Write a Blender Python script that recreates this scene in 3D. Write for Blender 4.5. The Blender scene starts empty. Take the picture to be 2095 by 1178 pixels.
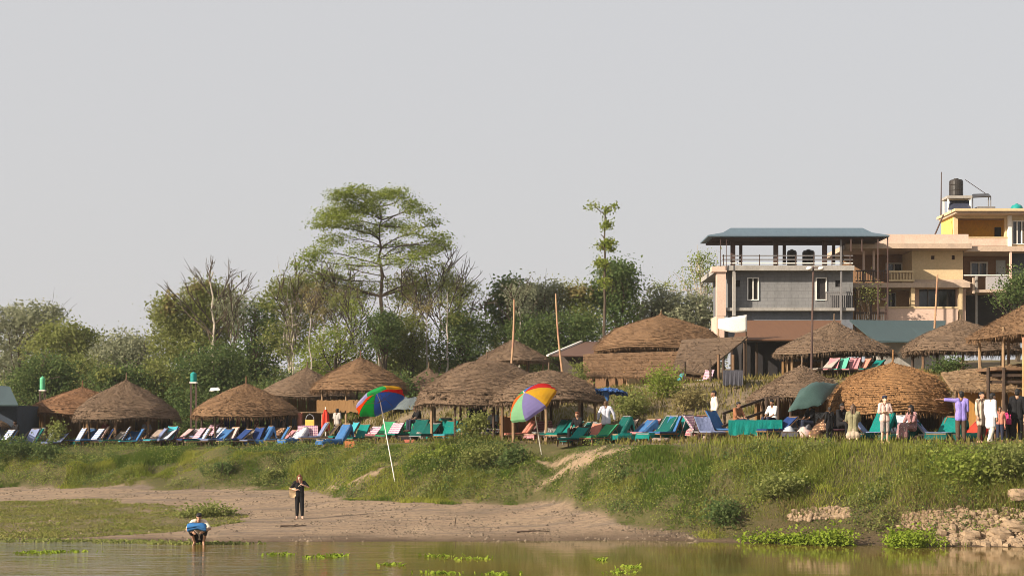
import bpy, math, random
import numpy as np
from mathutils import Vector, Matrix
random.seed(11)
RG = np.random.default_rng(11)
SC = bpy.context.scene
COL = SC.collection
# ------------------------------------------------------------------ camera frame: level lens at eye height over the river
F, CX, YH, H = 3200.0, 1047.5, 865.0, 3.8
def X_(px, D): return (px - CX) * D / F
def Z_(py, D): return H - (py - YH) * D / F
def P(px, py, D): return Vector((X_(px, D), D, Z_(py, D)))
R = math.radians

# ------------------------------------------------------------------ mesh helpers
ORG = {}
class MB:
    def __init__(s): s.v = []; s.f = []; s.m = []; s.mi = 0
    def add(s, vs, fs):
        o = len(s.v); s.v.extend([tuple(p) for p in vs])
        s.f.extend([tuple(i + o for i in q) for q in fs]); s.m.extend([s.mi] * len(fs))
    def box(s, x0, x1, y0, y1, z0, z1):
        s.add([(x0,y0,z0),(x1,y0,z0),(x1,y1,z0),(x0,y1,z0),(x0,y0,z1),(x1,y0,z1),(x1,y1,z1),(x0,y1,z1)],
              [(0,3,2,1),(4,5,6,7),(0,1,5,4),(1,2,6,5),(2,3,7,6),(3,0,4,7)])
    def bar(s, a, b, w, h=None, up=(0,0,1)):
        a, b = Vector(a), Vector(b); h = h or w; d = (b - a)
        if d.length < 1e-6: return
        d.normalize(); u = Vector(up)
        if abs(d.dot(u)) > .98: u = Vector((0,1,0))
        x = d.cross(u).normalized() * w / 2; y = x.cross(d).normalized() * h / 2
        vs = [a-x-y, a+x-y, a+x+y, a-x+y, b-x-y, b+x-y, b+x+y, b-x+y]
        s.add(vs, [(0,3,2,1),(4,5,6,7),(0,1,5,4),(1,2,6,5),(2,3,7,6),(3,0,4,7)])
    def tube(s, pts, rs, n=6):
        pts = [Vector(p) for p in pts]
        if not hasattr(rs, '__len__'): rs = [rs] * len(pts)
        vs = []; fs = []
        for i, p in enumerate(pts):
            d = (pts[min(i+1, len(pts)-1)] - pts[max(i-1, 0)])
            if d.length < 1e-6: d = Vector((0,0,1))
            d.normalize(); u = Vector((0,0,1)) if abs(d.z) < .9 else Vector((0,1,0))
            x = d.cross(u).normalized(); y = x.cross(d)
            for k in range(n):
                a = 2*math.pi*k/n
                vs.append(p + (x*math.cos(a) + y*math.sin(a)) * rs[i])
        for i in range(len(pts)-1):
            for k in range(n):
                k2 = (k+1) % n
                fs.append((i*n+k, i*n+k2, (i+1)*n+k2, (i+1)*n+k))
        fs.append(tuple(range(n))[::-1]); fs.append(tuple((len(pts)-1)*n + k for k in range(n)))
        s.add(vs, fs)
    def ell(s, c, rx, ry, rz, n=12, m=8):
        c = Vector(c); vs = []; fs = []
        for i in range(1, m):
            t = math.pi*i/m
            for k in range(n):
                a = 2*math.pi*k/n
                vs.append((c.x+rx*math.sin(t)*math.cos(a), c.y+ry*math.sin(t)*math.sin(a), c.z+rz*math.cos(t)))
        top = len(vs); vs.append((c.x, c.y, c.z+rz)); bot = len(vs); vs.append((c.x, c.y, c.z-rz))
        for i in range(m-2):
            for k in range(n):
                k2 = (k+1) % n
                fs.append((i*n+k, (i+1)*n+k, (i+1)*n+k2, i*n+k2))
        for k in range(n):
            k2 = (k+1) % n
            fs.append((top, k, k2)); fs.append((bot, (m-2)*n+k2, (m-2)*n+k))
        s.add(vs, fs)
    def cap(s, a, b, ra, rb, n=10):
        a, b = Vector(a), Vector(b); d = b - a; L = d.length
        if L < 1e-5: return s.ell(a, ra, ra, ra)
        d.normalize(); pts = []; rs = []
        for t in (-1, -.7, -.3): pts.append(a + d*ra*t); rs.append(max(ra*math.sqrt(max(0, 1-t*t)), ra*.12))
        pts.append(a); rs.append(ra); pts.append(a.lerp(b, .5)); rs.append((ra+rb)/2); pts.append(b); rs.append(rb)
        for t in (.3, .7, 1): pts.append(b + d*rb*t); rs.append(max(rb*math.sqrt(max(0, 1-t*t)), rb*.12))
        s.tube(pts, rs, n)
    def lathe(s, c, prof, n=16, close=False):
        c = Vector(c); vs = []; fs = []
        for (r, z) in prof:
            for k in range(n):
                a = 2*math.pi*k/n; vs.append((c.x+r*math.cos(a), c.y+r*math.sin(a), c.z+z))
        for i in range(len(prof)-1):
            for k in range(n):
                k2 = (k+1) % n
                fs.append((i*n+k, i*n+k2, (i+1)*n+k2, (i+1)*n+k))
        fs.append(tuple(range(n))[::-1]); fs.append(tuple((len(prof)-1)*n+k for k in range(n)))
        s.add(vs, fs)
    def sheet(s, rows, th=.03, nrm=None):
        """closed slab through a grid of points (rows of equal length)"""
        nr, nc = len(rows), len(rows[0]); top = [Vector(p) for r in rows for p in r]
        if nrm is None:
            nrm = (top[1]-top[0]).cross(top[nc]-top[0]).normalized()
        nrm = Vector(nrm)
        bot = [p - nrm*th for p in top]; N = nr*nc; fs = []
        for i in range(nr-1):
            for j in range(nc-1):
                q = (i*nc+j, i*nc+j+1, (i+1)*nc+j+1, (i+1)*nc+j)
                fs.append(q); fs.append(tuple(N+k for k in q[::-1]))
        def edge(ix):
            for a, b in zip(ix[:-1], ix[1:]): fs.append((b, a, N+a, N+b))
        edge([j for j in range(nc)]); edge([(nr-1)*nc+j for j in range(nc)][::-1])
        edge([i*nc for i in range(nr)][::-1]); edge([i*nc+nc-1 for i in range(nr)])
        s.add(top+bot, fs)
    def build(s, name, mats, parent=None, smooth=False):
        if not isinstance(mats, (list, tuple)): mats = [mats]
        V = np.array(s.v, dtype=float)
        if parent is None:
            o0 = Vector(((V[:,0].min()+V[:,0].max())/2, (V[:,1].min()+V[:,1].max())/2, V[:,2].min()))
        else: o0 = ORG[parent.name]
        me = bpy.data.meshes.new(name)
        me.from_pydata([(p[0]-o0.x, p[1]-o0.y, p[2]-o0.z) for p in s.v], [], s.f)
        for m in mats: me.materials.append(m)
        if len(mats) > 1: me.polygons.foreach_set('material_index', s.m)
        if smooth: me.polygons.foreach_set('use_smooth', [True]*len(s.f))
        me.update()
        return link(name, me, parent, o0)
def link(name, me, parent, o0):
    o = bpy.data.objects.new(name, me); COL.objects.link(o)
    if parent is None: o.location = o0
    else: o.parent = parent
    ORG[o.name] = o0
    return o
def build_np(name, V, Fq, mat, parent=None, o0=None, rnd=None):
    """fast mesh of loose faces from arrays; Fq has 3 or 4 columns"""
    if o0 is None: o0 = ORG[parent.name] if parent is not None else Vector((0,0,0))
    me = bpy.data.meshes.new(name); nv, nf, k = len(V), len(Fq), Fq.shape[1]
    me.vertices.add(nv); me.vertices.foreach_set('co', (V - np.array(o0)).astype(np.float32).ravel())
    me.loops.add(nf*k); me.loops.foreach_set('vertex_index', Fq.astype(np.int32).ravel())
    me.polygons.add(nf); me.polygons.foreach_set('loop_start', np.arange(nf, dtype=np.int32)*k)
    me.update(calc_edges=True)
    me.materials.append(mat)
    return link(name, me, parent, o0)
def tag(o, label=None, cat=None, group=None, kind=None):
    if label: o['label'] = label
    if cat: o['category'] = cat
    if group: o['group'] = group
    if kind: o['kind'] = kind
    return o
def thing(name, label, cat, loc=(0,0,0), group=None, rz=0, local=False):
    o = bpy.data.objects.new(name, None); COL.objects.link(o); o.location = loc; o.rotation_euler = (0,0,rz)
    o.empty_display_size = .2
    ORG[o.name] = Vector((0,0,0)) if local else Vector(loc)
    return tag(o, label, cat, group)

# ------------------------------------------------------------------ procedural materials
MATS = {}
def nt(name):
    m = bpy.data.materials.new(name); m.use_nodes = True; t = m.node_tree; t.nodes.clear()
    return m, t
def nd(t, typ, **kw):
    n = t.nodes.new(typ)
    for k, v in kw.items():
        if k.startswith('i_'): n.inputs[k[2:].replace('_', ' ')].default_value = v
        else: setattr(n, k, v)
    return n
def c4(c): return (c[0], c[1], c[2], 1)
def ramp(t, src, stops):
    r = nd(t, 'ShaderNodeValToRGB'); el = r.color_ramp.elements
    while len(el) < len(stops): el.new(.5)
    for e, (p, c) in zip(el, stops): e.position = p; e.color = c4(c)
    t.links.new(src, r.inputs[0]); return r.outputs[0]
def noise(t, co, scale, detail=4, rough=.6, stretch=None):
    if stretch:
        mp = nd(t, 'ShaderNodeMapping'); mp.inputs['Scale'].default_value = stretch
        t.links.new(co, mp.inputs[0]); co = mp.outputs[0]
    n = nd(t, 'ShaderNodeTexNoise'); n.inputs['Scale'].default_value = scale
    n.inputs['Detail'].default_value = detail; n.inputs['Roughness'].default_value = rough
    t.links.new(co, n.inputs['Vector']); return n.outputs[0]
def mixc(t, fac, a, b, mode='MIX'):
    n = nd(t, 'ShaderNodeMix', data_type='RGBA', blend_type=mode)
    for s, v in ((n.inputs[0], fac), (n.inputs[6], a), (n.inputs[7], b)):
        if hasattr(v, 'links'): t.links.new(v, s)
        elif isinstance(v, (tuple, list)): s.default_value = c4(v)
        else: s.default_value = v
    return n.outputs[2]
def surf(t, color, rough=.85, bump=None, bstr=.3, bdist=.05, metal=0, spec=.3):
    b = nd(t, 'ShaderNodeBsdfPrincipled'); b.inputs['Roughness'].default_value = rough
    b.inputs['Metallic'].default_value = metal; b.inputs['Specular IOR Level'].default_value = spec
    if hasattr(color, 'links'): t.links.new(color, b.inputs['Base Color'])
    else: b.inputs['Base Color'].default_value = c4(color)
    if bump is not None:
        bp = nd(t, 'ShaderNodeBump'); bp.inputs['Strength'].default_value = bstr; bp.inputs['Distance'].default_value = bdist
        t.links.new(bump, bp.inputs['Height']); t.links.new(bp.outputs[0], b.inputs['Normal'])
    o = nd(t, 'ShaderNodeOutputMaterial'); t.links.new(b.outputs[0], o.inputs[0]); return b
def obco(t): return nd(t, 'ShaderNodeTexCoord').outputs['Object']
def M(name, c1, c2=None, scale=3., rough=.8, bump=.3, stretch=None, metal=0, spec=.3, dirt=None):
    if name in MATS: return MATS[name]
    m, t = nt(name); co = obco(t); c2 = c2 or tuple(x*.72 for x in c1)
    n1 = noise(t, co, scale, 5, .65, stretch); n2 = noise(t, co, scale*9, 3, .6, stretch)
    col = ramp(t, n1, [(.35, c1), (.68, c2)])
    col = mixc(t, .3, col, ramp(t, n2, [(.3, tuple(x*.6 for x in c2)), (.7, tuple(min(1, x*1.15) for x in c1))]))
    if dirt:
        n3 = noise(t, co, .9, 6, .7, (1, 1, .25)); col = mixc(t, ramp(t, n3, [(.5, (0,0,0)), (.72, (.8,.8,.8))]), col, dirt)
    surf(t, col, rough, n2, bump, .03, metal, spec); MATS[name] = m; return m
def leafmat(name, a, b, c, trans=.3, scale=.5):
    if name in MATS: return MATS[name]
    m, t = nt(name); g = nd(t, 'ShaderNodeNewGeometry'); co = obco(t)
    col = ramp(t, g.outputs['Random Per Island'], [(0, a), (.5, b), (1, c)])
    n = noise(t, co, scale, 3); col = mixc(t, ramp(t, n, [(.35, (0,0,0)), (.65, (.55,.55,.55))]), col, tuple(x*.8 for x in c))
    d = nd(t, 'ShaderNodeBsdfDiffuse'); tr = nd(t, 'ShaderNodeBsdfTranslucent'); mx = nd(t, 'ShaderNodeMixShader')
    mx.inputs[0].default_value = trans
    t.links.new(col, d.inputs[0]); t.links.new(col, tr.inputs[0]); t.links.new(d.outputs[0], mx.inputs[1]); t.links.new(tr.outputs[0], mx.inputs[2])
    o = nd(t, 'ShaderNodeOutputMaterial'); t.links.new(mx.outputs[0], o.inputs[0]); MATS[name] = m; return m
def thatchmat(name, a, b, c):
    m, t = nt(name); co = obco(t)
    n1 = noise(t, co, 1.1, 5, .7); n2 = noise(t, co, 6, 4, .7, (1, 1, 5)); n3 = noise(t, co, 30, 3, .7, (1, 1, .35))
    col = ramp(t, n1, [(.3, a), (.7, b)]); col = mixc(t, ramp(t, n2, [(.42, (0,0,0)), (.62, (.75,.75,.75))]), col, c)
    g = nd(t, 'ShaderNodeNewGeometry')
    col = mixc(t, .45, col, ramp(t, n3, [(.25, tuple(x*.35 for x in c)), (.75, tuple(x*1.25 for x in a))]))
    ad = nd(t, 'ShaderNodeMath', operation='ADD'); t.links.new(n2, ad.inputs[0]); t.links.new(n3, ad.inputs[1])
    surf(t, col, .95, ad.outputs[0], .8, .06, spec=.1); MATS[name] = m; return m
def plaid(name, base, c2, c3, s=9., kind='plaid'):
    m, t = nt(name); co = obco(t)
    def wave(d, sc):
        w = nd(t, 'ShaderNodeTexWave', bands_direction=d, wave_profile='SIN'); w.inputs['Scale'].default_value = sc
        w.inputs['Distortion'].default_value = 1.2; t.links.new(co, w.inputs[0]); return w.outputs['Fac']
    if kind == 'plaid':
        col = mixc(t, ramp(t, wave('X', s*.35), [(.5, (0,0,0)), (.62, (.8,.8,.8))]), base, c2)
        col = mixc(t, ramp(t, wave('Z', s*.3), [(.5, (0,0,0)), (.6, (.7,.7,.7))]), col, c3)
    elif kind == 'stripe':
        col = mixc(t, ramp(t, wave('X', s*.3), [(.45, (0,0,0)), (.55, (1,1,1))]), base, c2)
        col = mixc(t, ramp(t, wave('X', s*.17), [(.7, (0,0,0)), (.78, (1,1,1))]), col, c3)
    else:
        v = nd(t, 'ShaderNodeTexVoronoi'); v.inputs['Scale'].default_value = s*1.3; t.links.new(co, v.inputs['Vector'])
        col = ramp(t, v.outputs['Distance'], [(.1, c2), (.35, base), (.6, c3)])
    n = noise(t, co, 4, 3); col = mixc(t, ramp(t, n, [(.4, (0,0,0)), (.75, (.35,.35,.35))]), col, tuple(x*.5 for x in base))
    surf(t, col, .9, n, .5, .05, spec=.1); MATS[name] = m; return m

thatch_a = thatchmat('thatch warm', (.27,.16,.085), (.185,.11,.063), (.105,.07,.047))
thatch_b = thatchmat('thatch grey', (.23,.155,.10), (.155,.108,.075), (.09,.066,.05))
thatch_c = thatchmat('thatch red', (.29,.155,.08), (.20,.108,.06), (.11,.065,.042))
thatch_d = thatchmat('thatch golden', (.37,.20,.085), (.26,.14,.065), (.15,.085,.048))
reed = M('reed panel', (.36,.21,.09), (.22,.12,.05), 5, .9, .6, (6,6,.5))
bamboo = M('bamboo', (.30,.20,.11), (.17,.10,.055), 4, .6, .3, (1,1,.4))
bamboo_red = M('painted bamboo', (.30,.13,.09), (.42,.33,.16), 1.2, .6, .3, (1,1,.6))
wood_dk = M('dark wood', (.07,.045,.03), (.035,.022,.016), 5, .8, .4, (1,1,.3))
wood = M('weathered wood', (.19,.11,.06), (.10,.06,.035), 4, .85, .4, (1,1,.3))
bark = M('bark', (.10,.075,.05), (.045,.035,.026), 4, .95, .9, (1,1,.25))
bark_pale = M('pale bark', (.48,.42,.34), (.26,.22,.17), 3, .9, .6, (1,1,.3))
concrete = M('grey block wall', (.155,.16,.17), (.11,.115,.125), 1.2, .92, .3, (1,1,.5), dirt=(.10,.105,.11))
m_, t_n = nt('grey block courses'); co_ = obco(t_n); sp_ = nd(t_n, 'ShaderNodeSeparateXYZ'); t_n.links.new(co_, sp_.inputs[0]); cb_ = nd(t_n, 'ShaderNodeCombineXYZ'); t_n.links.new(sp_.outputs[0], cb_.inputs[0]); t_n.links.new(sp_.outputs[2], cb_.inputs[1])
bt_ = nd(t_n, 'ShaderNodeTexBrick'); bt_.inputs['Scale'].default_value = 1; bt_.inputs['Brick Width'].default_value = .42; bt_.inputs['Row Height'].default_value = .21; bt_.inputs['Mortar Size'].default_value = .018; bt_.inputs['Bias'].default_value = -.2
bt_.inputs['Color1'].default_value = (.205,.205,.205,1); bt_.inputs['Color2'].default_value = (.19,.19,.193,1); bt_.inputs['Mortar'].default_value = (.172,.172,.175,1); t_n.links.new(cb_.outputs[0], bt_.inputs[0])
cc_ = mixc(t_n, ramp(t_n, noise(t_n, co_, .8, 6, .7, (1,1,.35)), [(.42,(0,0,0)),(.7,(.85,.85,.85))]), bt_.outputs[0], (.11,.11,.11)); surf(t_n, cc_, .93, bt_.outputs[1], .4, .02); concrete_blk = m_
concrete_l = M('pale concrete', (.36,.34,.31), (.25,.235,.215), 1.5, .9, .3, dirt=(.16,.14,.12))
pink_w = M('pinkish render', (.62,.45,.36), (.53,.38,.30), 1.2, .85, .2, dirt=(.44,.32,.25))
cream_w = M('cream paint', (.58,.44,.26), (.53,.40,.23), .8, .85, .12, dirt=(.50,.40,.25))
cream_d = M('dull cream paint', (.50,.38,.28), (.40,.30,.23), 1.0, .85, .2, dirt=(.28,.22,.18))
yellow_w = M('yellow paint', (.78,.52,.14), (.70,.44,.10), .9, .8, .15)
ochre_w = M('ochre paint', (.72,.36,.03), (.62,.30,.025), .9, .8, .15)
brown_w = M('brown render', (.30,.17,.09), (.22,.125,.07), 1.2, .9, .2)
tan_w = M('tan render', (.52,.33,.18), (.44,.27,.14), 1.2, .9, .2)
white_p = M('white paint', (.78,.75,.69), (.66,.62,.56), 2, .7, .1)
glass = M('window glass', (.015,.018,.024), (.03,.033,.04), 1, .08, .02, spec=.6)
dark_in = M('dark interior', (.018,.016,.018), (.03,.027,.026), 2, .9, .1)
roof_bl = M('blue grey sheet roof', (.10,.145,.18), (.075,.11,.14), 1.5, .5, .2, (8,.5,1))
roof_teal = M('teal sheet roof', (.045,.075,.08), (.032,.055,.06), 1.5, .6, .2, (8,.5,1))
roof_br = M('brown sheet roof', (.15,.072,.036), (.115,.055,.03), 1.5, .75, .2, (8,.5,1))
steel = M('grey steel', (.20,.19,.19), (.12,.115,.115), 3, .5, .1)
steel_dk = M('rusty dark steel', (.09,.05,.04), (.05,.035,.03), 3, .7, .2)
blk_pl = M('black plastic', (.02,.019,.018), (.04,.032,.028), 2, .4, .1)
teal_pl = M('teal plastic', (.01,.24,.22), (.008,.18,.17), 2, .4, .1)
green_pl = M('green plastic', (.10,.42,.22), (.07,.32,.17), 2, .4, .1)
stone = M('pale stone', (.36,.26,.165), (.18,.125,.08), 5, .9, .7)
# ------------------------------------------------------------------ camera, sky, sun
cam_d = bpy.data.cameras.new('camera'); cam = bpy.data.objects.new('camera', cam_d); COL.objects.link(cam)
cam.location = (0, 0, H); cam.rotation_euler = (math.pi/2, 0, 0)
cam_d.lens = 36.0*F/2095.0; cam_d.sensor_width = 36; cam_d.shift_y = (YH-589.0)/2095.0
cam_d.clip_end = 3000; cam_d.clip_start = .5; SC.camera = cam
HAZE = .0002
SUN_EL, SUN_SIDE = R(25), R(30)
sdir = Vector((-math.cos(SUN_EL)*math.cos(SUN_SIDE), -math.cos(SUN_EL)*math.sin(SUN_SIDE), math.sin(SUN_EL)))
w = bpy.data.worlds.new("World"); SC.world = w; w.use_nodes = True; t = w.node_tree; t.nodes.clear()
sk = nd(t, 'ShaderNodeTexSky', sky_type='NISHITA'); sk.sun_disc = False; sk.sun_elevation = SUN_EL
sk.sun_rotation = math.atan2(sdir.x, sdir.y); sk.dust_density = 6; sk.air_density = 1.2; sk.altitude = 50
mx = mixc(t, .90, sk.outputs[0], (3.42, 3.38, 3.44))
bg = nd(t, 'ShaderNodeBackground'); bg.inputs[1].default_value = .1; t.links.new(mx, bg.inputs[0])
ow = nd(t, 'ShaderNodeOutputWorld'); t.links.new(bg.outputs[0], ow.inputs[0])
sl = bpy.data.lights.new('sun', 'SUN'); sl.energy = 5.0; sl.angle = R(.6); sl.color = (1, .87, .71)
so = bpy.data.objects.new('sun', sl); COL.objects.link(so); so.rotation_euler = sdir.to_track_quat('Z', 'Y').to_euler(); so.location = (-60, -20, 60)
SC.view_settings.view_transform = 'Standard'; SC.view_settings.look = 'None'; SC.view_settings.exposure = .95; SC.view_settings.gamma = 1
SC.cycles.max_bounces = 7; SC.cycles.diffuse_bounces = 4; SC.cycles.glossy_bounces = 3; SC.cycles.transmission_bounces = 3
SC.cycles.use_denoising = True; SC.cycles.denoising_input_passes = 'RGB_ALBEDO_NORMAL'; SC.cycles.denoising_prefilter = 'ACCURATE'; SC.cycles.filter_width = .85; SC.cycles.sample_clamp_indirect = 4

# ------------------------------------------------------------------ river haze: one even box of air round camera and scene
m, t = nt('river haze'); pv = nd(t, 'ShaderNodeVolumePrincipled'); pv.inputs['Color'].default_value = (.93,.95,.97,1); pv.inputs['Density'].default_value = HAZE; pv.inputs['Anisotropy'].default_value = .2
o = nd(t, 'ShaderNodeOutputMaterial'); t.links.new(pv.outputs[0], o.inputs['Volume'])
mb = MB(); mb.box(-960, 960, -300, 1650, -4.2, 24); hz = mb.build('haze', m); tag(hz, 'thin grey river haze in the air over the whole scene', 'haze', kind='stuff')
SC.cycles.volume_bounces = 1
# ------------------------------------------------------------------ terrain
def line(rows):
    """rows of (px, D, z or ('y', py)) -> arrays of X, Y, z ordered by X"""
    o = []
    for px, D, v in rows: o.append((X_(px, D), D, Z_(v[1], D) if isinstance(v, tuple) else v))
    o.sort(); return np.array(o)
y = lambda v: ('y', v)
wl = line([(-300,51.2,0),(0,50.9,0),(300,50.2,0),(407,49.3,0),(600,50.2,0),(1000,50.3,0),(1300,50.9,0),(1500,50.0,0),(1700,49.0,0),(1900,48.3,0),(2095,48,0),(2400,47.8,0)])
ft = line([(-300,76,y(995)),(0,74,y(996)),(300,71.5,y(998)),(620,69,y(1000)),(700,63,y(1020)),(900,60.5,y(1027)),(1040,59.5,y(1030)),(1120,59,y(1020)),(1200,56,y(1032)),(1290,53,y(1072)),(1400,51.8,y(1085)),(1600,50.2,y(1098)),(1900,48.9,y(1105)),(2095,48.5,y(1105)),(2400,48.3,y(1105))])
tp = line([(-300,81,y(914)),(0,80,y(914)),(300,78,y(912)),(620,75,y(912)),(700,71.5,y(912)),(800,68,y(909)),(900,66,y(905)),(965,65.5,y(903)),(1040,64,y(910)),(1120,62.5,y(914)),(1200,60,y(912)),(1290,57.8,y(914)),(1400,56.2,y(911)),(1600,54.8,y(908)),(1800,53.3,y(909)),(2000,51.8,y(911)),(2095,51.2,y(912)),(2400,50.5,y(912))])
tb = line([(-300,105,3.0),(0,103,3.0),(600,95,3.0),(720,83,3.0),(800,78,3.1),(1000,73,3.2),(1200,68,3.35),(1400,65,3.5),(1600,63.5,3.6),(1800,62.5,3.6),(2095,61,3.6),(2400,60,3.6)])
st = line([(-300,118,3.4),(0,116,3.4),(500,112,3.4),(650,100,3.7),(720,88,y(846)),(850,83,y(818)),(1000,80,y(806)),(1200,76,y(799)),(1320,74,y(787)),(1500,72.5,y(779)),(1700,70,5.9),(1900,68,5.9),(2095,66,5.9),(2400,64,5.9)])
b1 = line([(-300,130,3.6),(0,128,3.6),(500,122,3.8),(700,102,4.8),(1000,90,5.2),(1200,86,5.2),(1400,84,5.4),(1600,82,5.9),(1800,80,6.1),(2095,78,6.2),(2400,77,6.3)])
b2 = line([(-300,160,4),(0,155,4),(500,145,4),(700,120,5),(1000,104,5.6),(1300,98,6.2),(1450,95,7.0),(1800,94,7.4),(2095,94,7.6),(2400,94,7.6)])
def at(l, xs, c): return np.interp(xs, l[:,0], l[:,c])
gx = np.unique(np.concatenate([[-900,-500,-300,-200,-150,-120,-100,-80], np.arange(-64, -30, .5), np.arange(-30, 30, .22), np.arange(30, 64, .5), [80,100,120,150,200,300,500,900]]))
gy = np.unique(np.concatenate([[-260,-100,0,20,30,36], np.arange(40, 92, .22), np.arange(92, 170, .8), [175,190,220,280,400,700,1500]]))
def smooth1(a, k):
    kk = np.exp(-np.linspace(-2, 2, 2*k+1)**2); kk /= kk.sum()
    return np.convolve(np.pad(a, k, mode='edge'), kk, 'valid')
NX, NY = len(gx), len(gy)
def arr(l, c): return smooth1(at(l, gx, c), 7)
WLY, FTY, TPY, TBY, STY, B1Y, B2Y = (arr(l, 1) for l in (wl, ft, tp, tb, st, b1, b2))
FTZ, TPZ, TBZ, STZ, B1Z, B2Z = (arr(l, 2) for l in (ft, tp, tb, st, b1, b2))
def vnoise(x, y, s, seed):
    """smooth value noise"""
    r = np.random.default_rng(seed); G = r.random((64, 64)); x = np.asarray(x)/s + 1000.0; y = np.asarray(y)/s + 1000.0
    i = np.floor(x).astype(int); j = np.floor(y).astype(int); u = x-i; v = y-j; u = u*u*(3-2*u); v = v*v*(3-2*v)
    g = lambda a, b: G[a % 64, b % 64]
    return (g(i,j)*(1-u)+g(i+1,j)*u)*(1-v) + (g(i,j+1)*(1-u)+g(i+1,j+1)*u)*v
ZG = np.zeros((NX, NY))
for i in range(NX):
    wy, fy, ty, by, sy, y1, y2 = WLY[i], FTY[i], TPY[i], TBY[i], STY[i], B1Y[i], B2Y[i]
    fy = max(fy, wy+.5); ty = max(ty, fy+1.2); by = max(by, ty+3); sy = max(sy, by+2); y1 = max(y1, sy+3); y2 = max(y2, y1+3)
    ys = [-300, wy-14, wy-4, wy, wy+(fy-wy)*.45, fy, fy+(ty-fy)*.3, fy+(ty-fy)*.75, ty, by, by+(sy-by)*.5, sy, y1, y2, 1600]
    dz = TPZ[i]-FTZ[i]
    zs = [-3, -1.6, -.35, 0, FTZ[i]*.33, FTZ[i], FTZ[i]+dz*.36, FTZ[i]+dz*.84, TPZ[i], TBZ[i], (TBZ[i]+STZ[i])/2+.2, STZ[i], B1Z[i], B2Z[i], B2Z[i]+1]
    ZG[i] = np.interp(gy, ys, zs)
GX, GY = np.meshgrid(gx, gy, indexing='ij')
bankw = np.clip((GY-FTY[:,None])/1.5, 0, 1)*np.clip((TPY[:,None]-.2-GY)/1.8, 0, 1)
ZG = ZG + bankw*((vnoise(GX,GY,1.9,1)-.5)*1.0 + (vnoise(GX,GY,.8,2)-.5)*.5) + (vnoise(GX,GY,.9,3)-.5)*.05*np.clip((GY-WLY[:,None])/2,0,1) + (vnoise(GX,GY,3.1,4)-.5)*.16*np.clip((GY-WLY[:,None]-1)/3,0,1)
# blur once along Y to round the profile
ZG[:,2:-2] = .25*ZG[:,1:-3]+.5*ZG[:,2:-2]+.25*ZG[:,3:-1]
# gully in the bank that the paths climb through
def zt(x, yv):
    x = np.asarray(x, float); yv = np.asarray(yv, float)
    i = np.clip(np.searchsorted(gx, x)-1, 0, NX-2); j = np.clip(np.searchsorted(gy, yv)-1, 0, NY-2)
    u = np.clip((x-gx[i])/(gx[i+1]-gx[i]), 0, 1); v = np.clip((yv-gy[j])/(gy[j+1]-gy[j]), 0, 1)
    return (ZG[i,j]*(1-u)+ZG[i+1,j]*u)*(1-v) + (ZG[i,j+1]*(1-u)+ZG[i+1,j+1]*u)*v
def hit(px, py, d0=40, d1=140):
    Ds = np.arange(d0, d1, .05); g = zt((px-CX)*Ds/F, Ds); z = H-(py-YH)*Ds/F
    k = np.argmax(g >= z)
    return float(Ds[k]) if (g >= z).any() else d1
def ground(px, D): x = X_(px, D); return Vector((x, D, float(zt(x, D))))
def segdist(x, yv, pts):
    d = np.full(x.shape, 1e9)
    for (ax, ay), (bx, by) in zip(pts[:-1], pts[1:]):
        L = (bx-ax)**2+(by-ay)**2; u = np.clip(((x-ax)*(bx-ax)+(yv-ay)*(by-ay))/L, 0, 1)
        d = np.minimum(d, np.hypot(x-ax-u*(bx-ax), yv-ay-u*(by-ay)))
    return d
def trail(pp): return [(X_(px, D), D) for px, D in [(px, hit(px, py)) for px, py in pp]]
trails = [(trail([(1108,992),(1140,972),(1180,950),(1230,930),(1300,916),(1350,909)]), .34), (trail([(1100,944),(1160,940),(1205,932),(1235,914)]), .3),
          (trail([(670,1000),(725,988),(770,972),(806,950)]), .26)]
def inpoly(x, yv, poly):
    c = np.zeros(x.shape, bool); n = len(poly)
    for k in range(n):
        (ax, ay), (bx, by) = poly[k], poly[(k+1) % n]
        if ay == by: continue
        c ^= ((ay > yv) != (by > yv)) & (x < (bx-ax)*(yv-ay)/(by-ay)+ax)
    return c
PATCH = [(-90,66.5),(-18,66),(-13.5,63),(-9.6,58.5),(-10,55),(-11.5,53),(-15.2,51.4),(-90,51)]
def masks(x, yv):
    x = np.asarray(x, float); yv = np.asarray(yv, float)
    j = (vnoise(x,yv,1.3,7)-.5)*2.2+(vnoise(x,yv,.45,8)-.5)*1.1
    fy = np.interp(x, gx, FTY); ty = np.interp(x, gx, TPY); wy = np.interp(x, gx, WLY)
    g = np.clip((yv-fy+j*.5)/.7+.95, 0, 1)                                    # the bank and all behind it
    ter = np.clip((yv-ty-.6+j*.5)/1.5, 0, 1)                                  # trodden terrace
    g = g*(1-ter*.72*np.clip((x+16)/8, .55, 1))
    by = np.interp(x, gx, TBY); g = np.maximum(g, np.clip((yv-by)/1.5, 0, 1)*np.clip(.55+j*.35, 0, 1))
    pt = np.clip(inpoly(x+j*.6, yv+j*.5, PATCH)*1.0*np.clip(.72+j*.35, 0, 1), 0, 1)
    g = np.maximum(g, pt)
    tr = np.zeros_like(x)
    for pts, wd in trails: tr = np.maximum(tr, np.clip(1.35-segdist(x+j*.06, yv+j*.07, pts)/(wd*.46), 0, 1))
    g = g*(1-tr); wet = np.clip(1-(yv-wy+j*.5)/2.3, 0, 1)
    return g, tr, wet, pt
gm, tm, wm, pm = masks(GX, GY)
V = np.stack([GX, GY, ZG], -1).reshape(-1, 3)
ii, jj = np.meshgrid(np.arange(NX-1), np.arange(NY-1), indexing='ij'); k = ii*NY+jj
Q = np.stack([k, k+NY, k+NY+1, k+1], -1).reshape(-1, 4)
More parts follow.
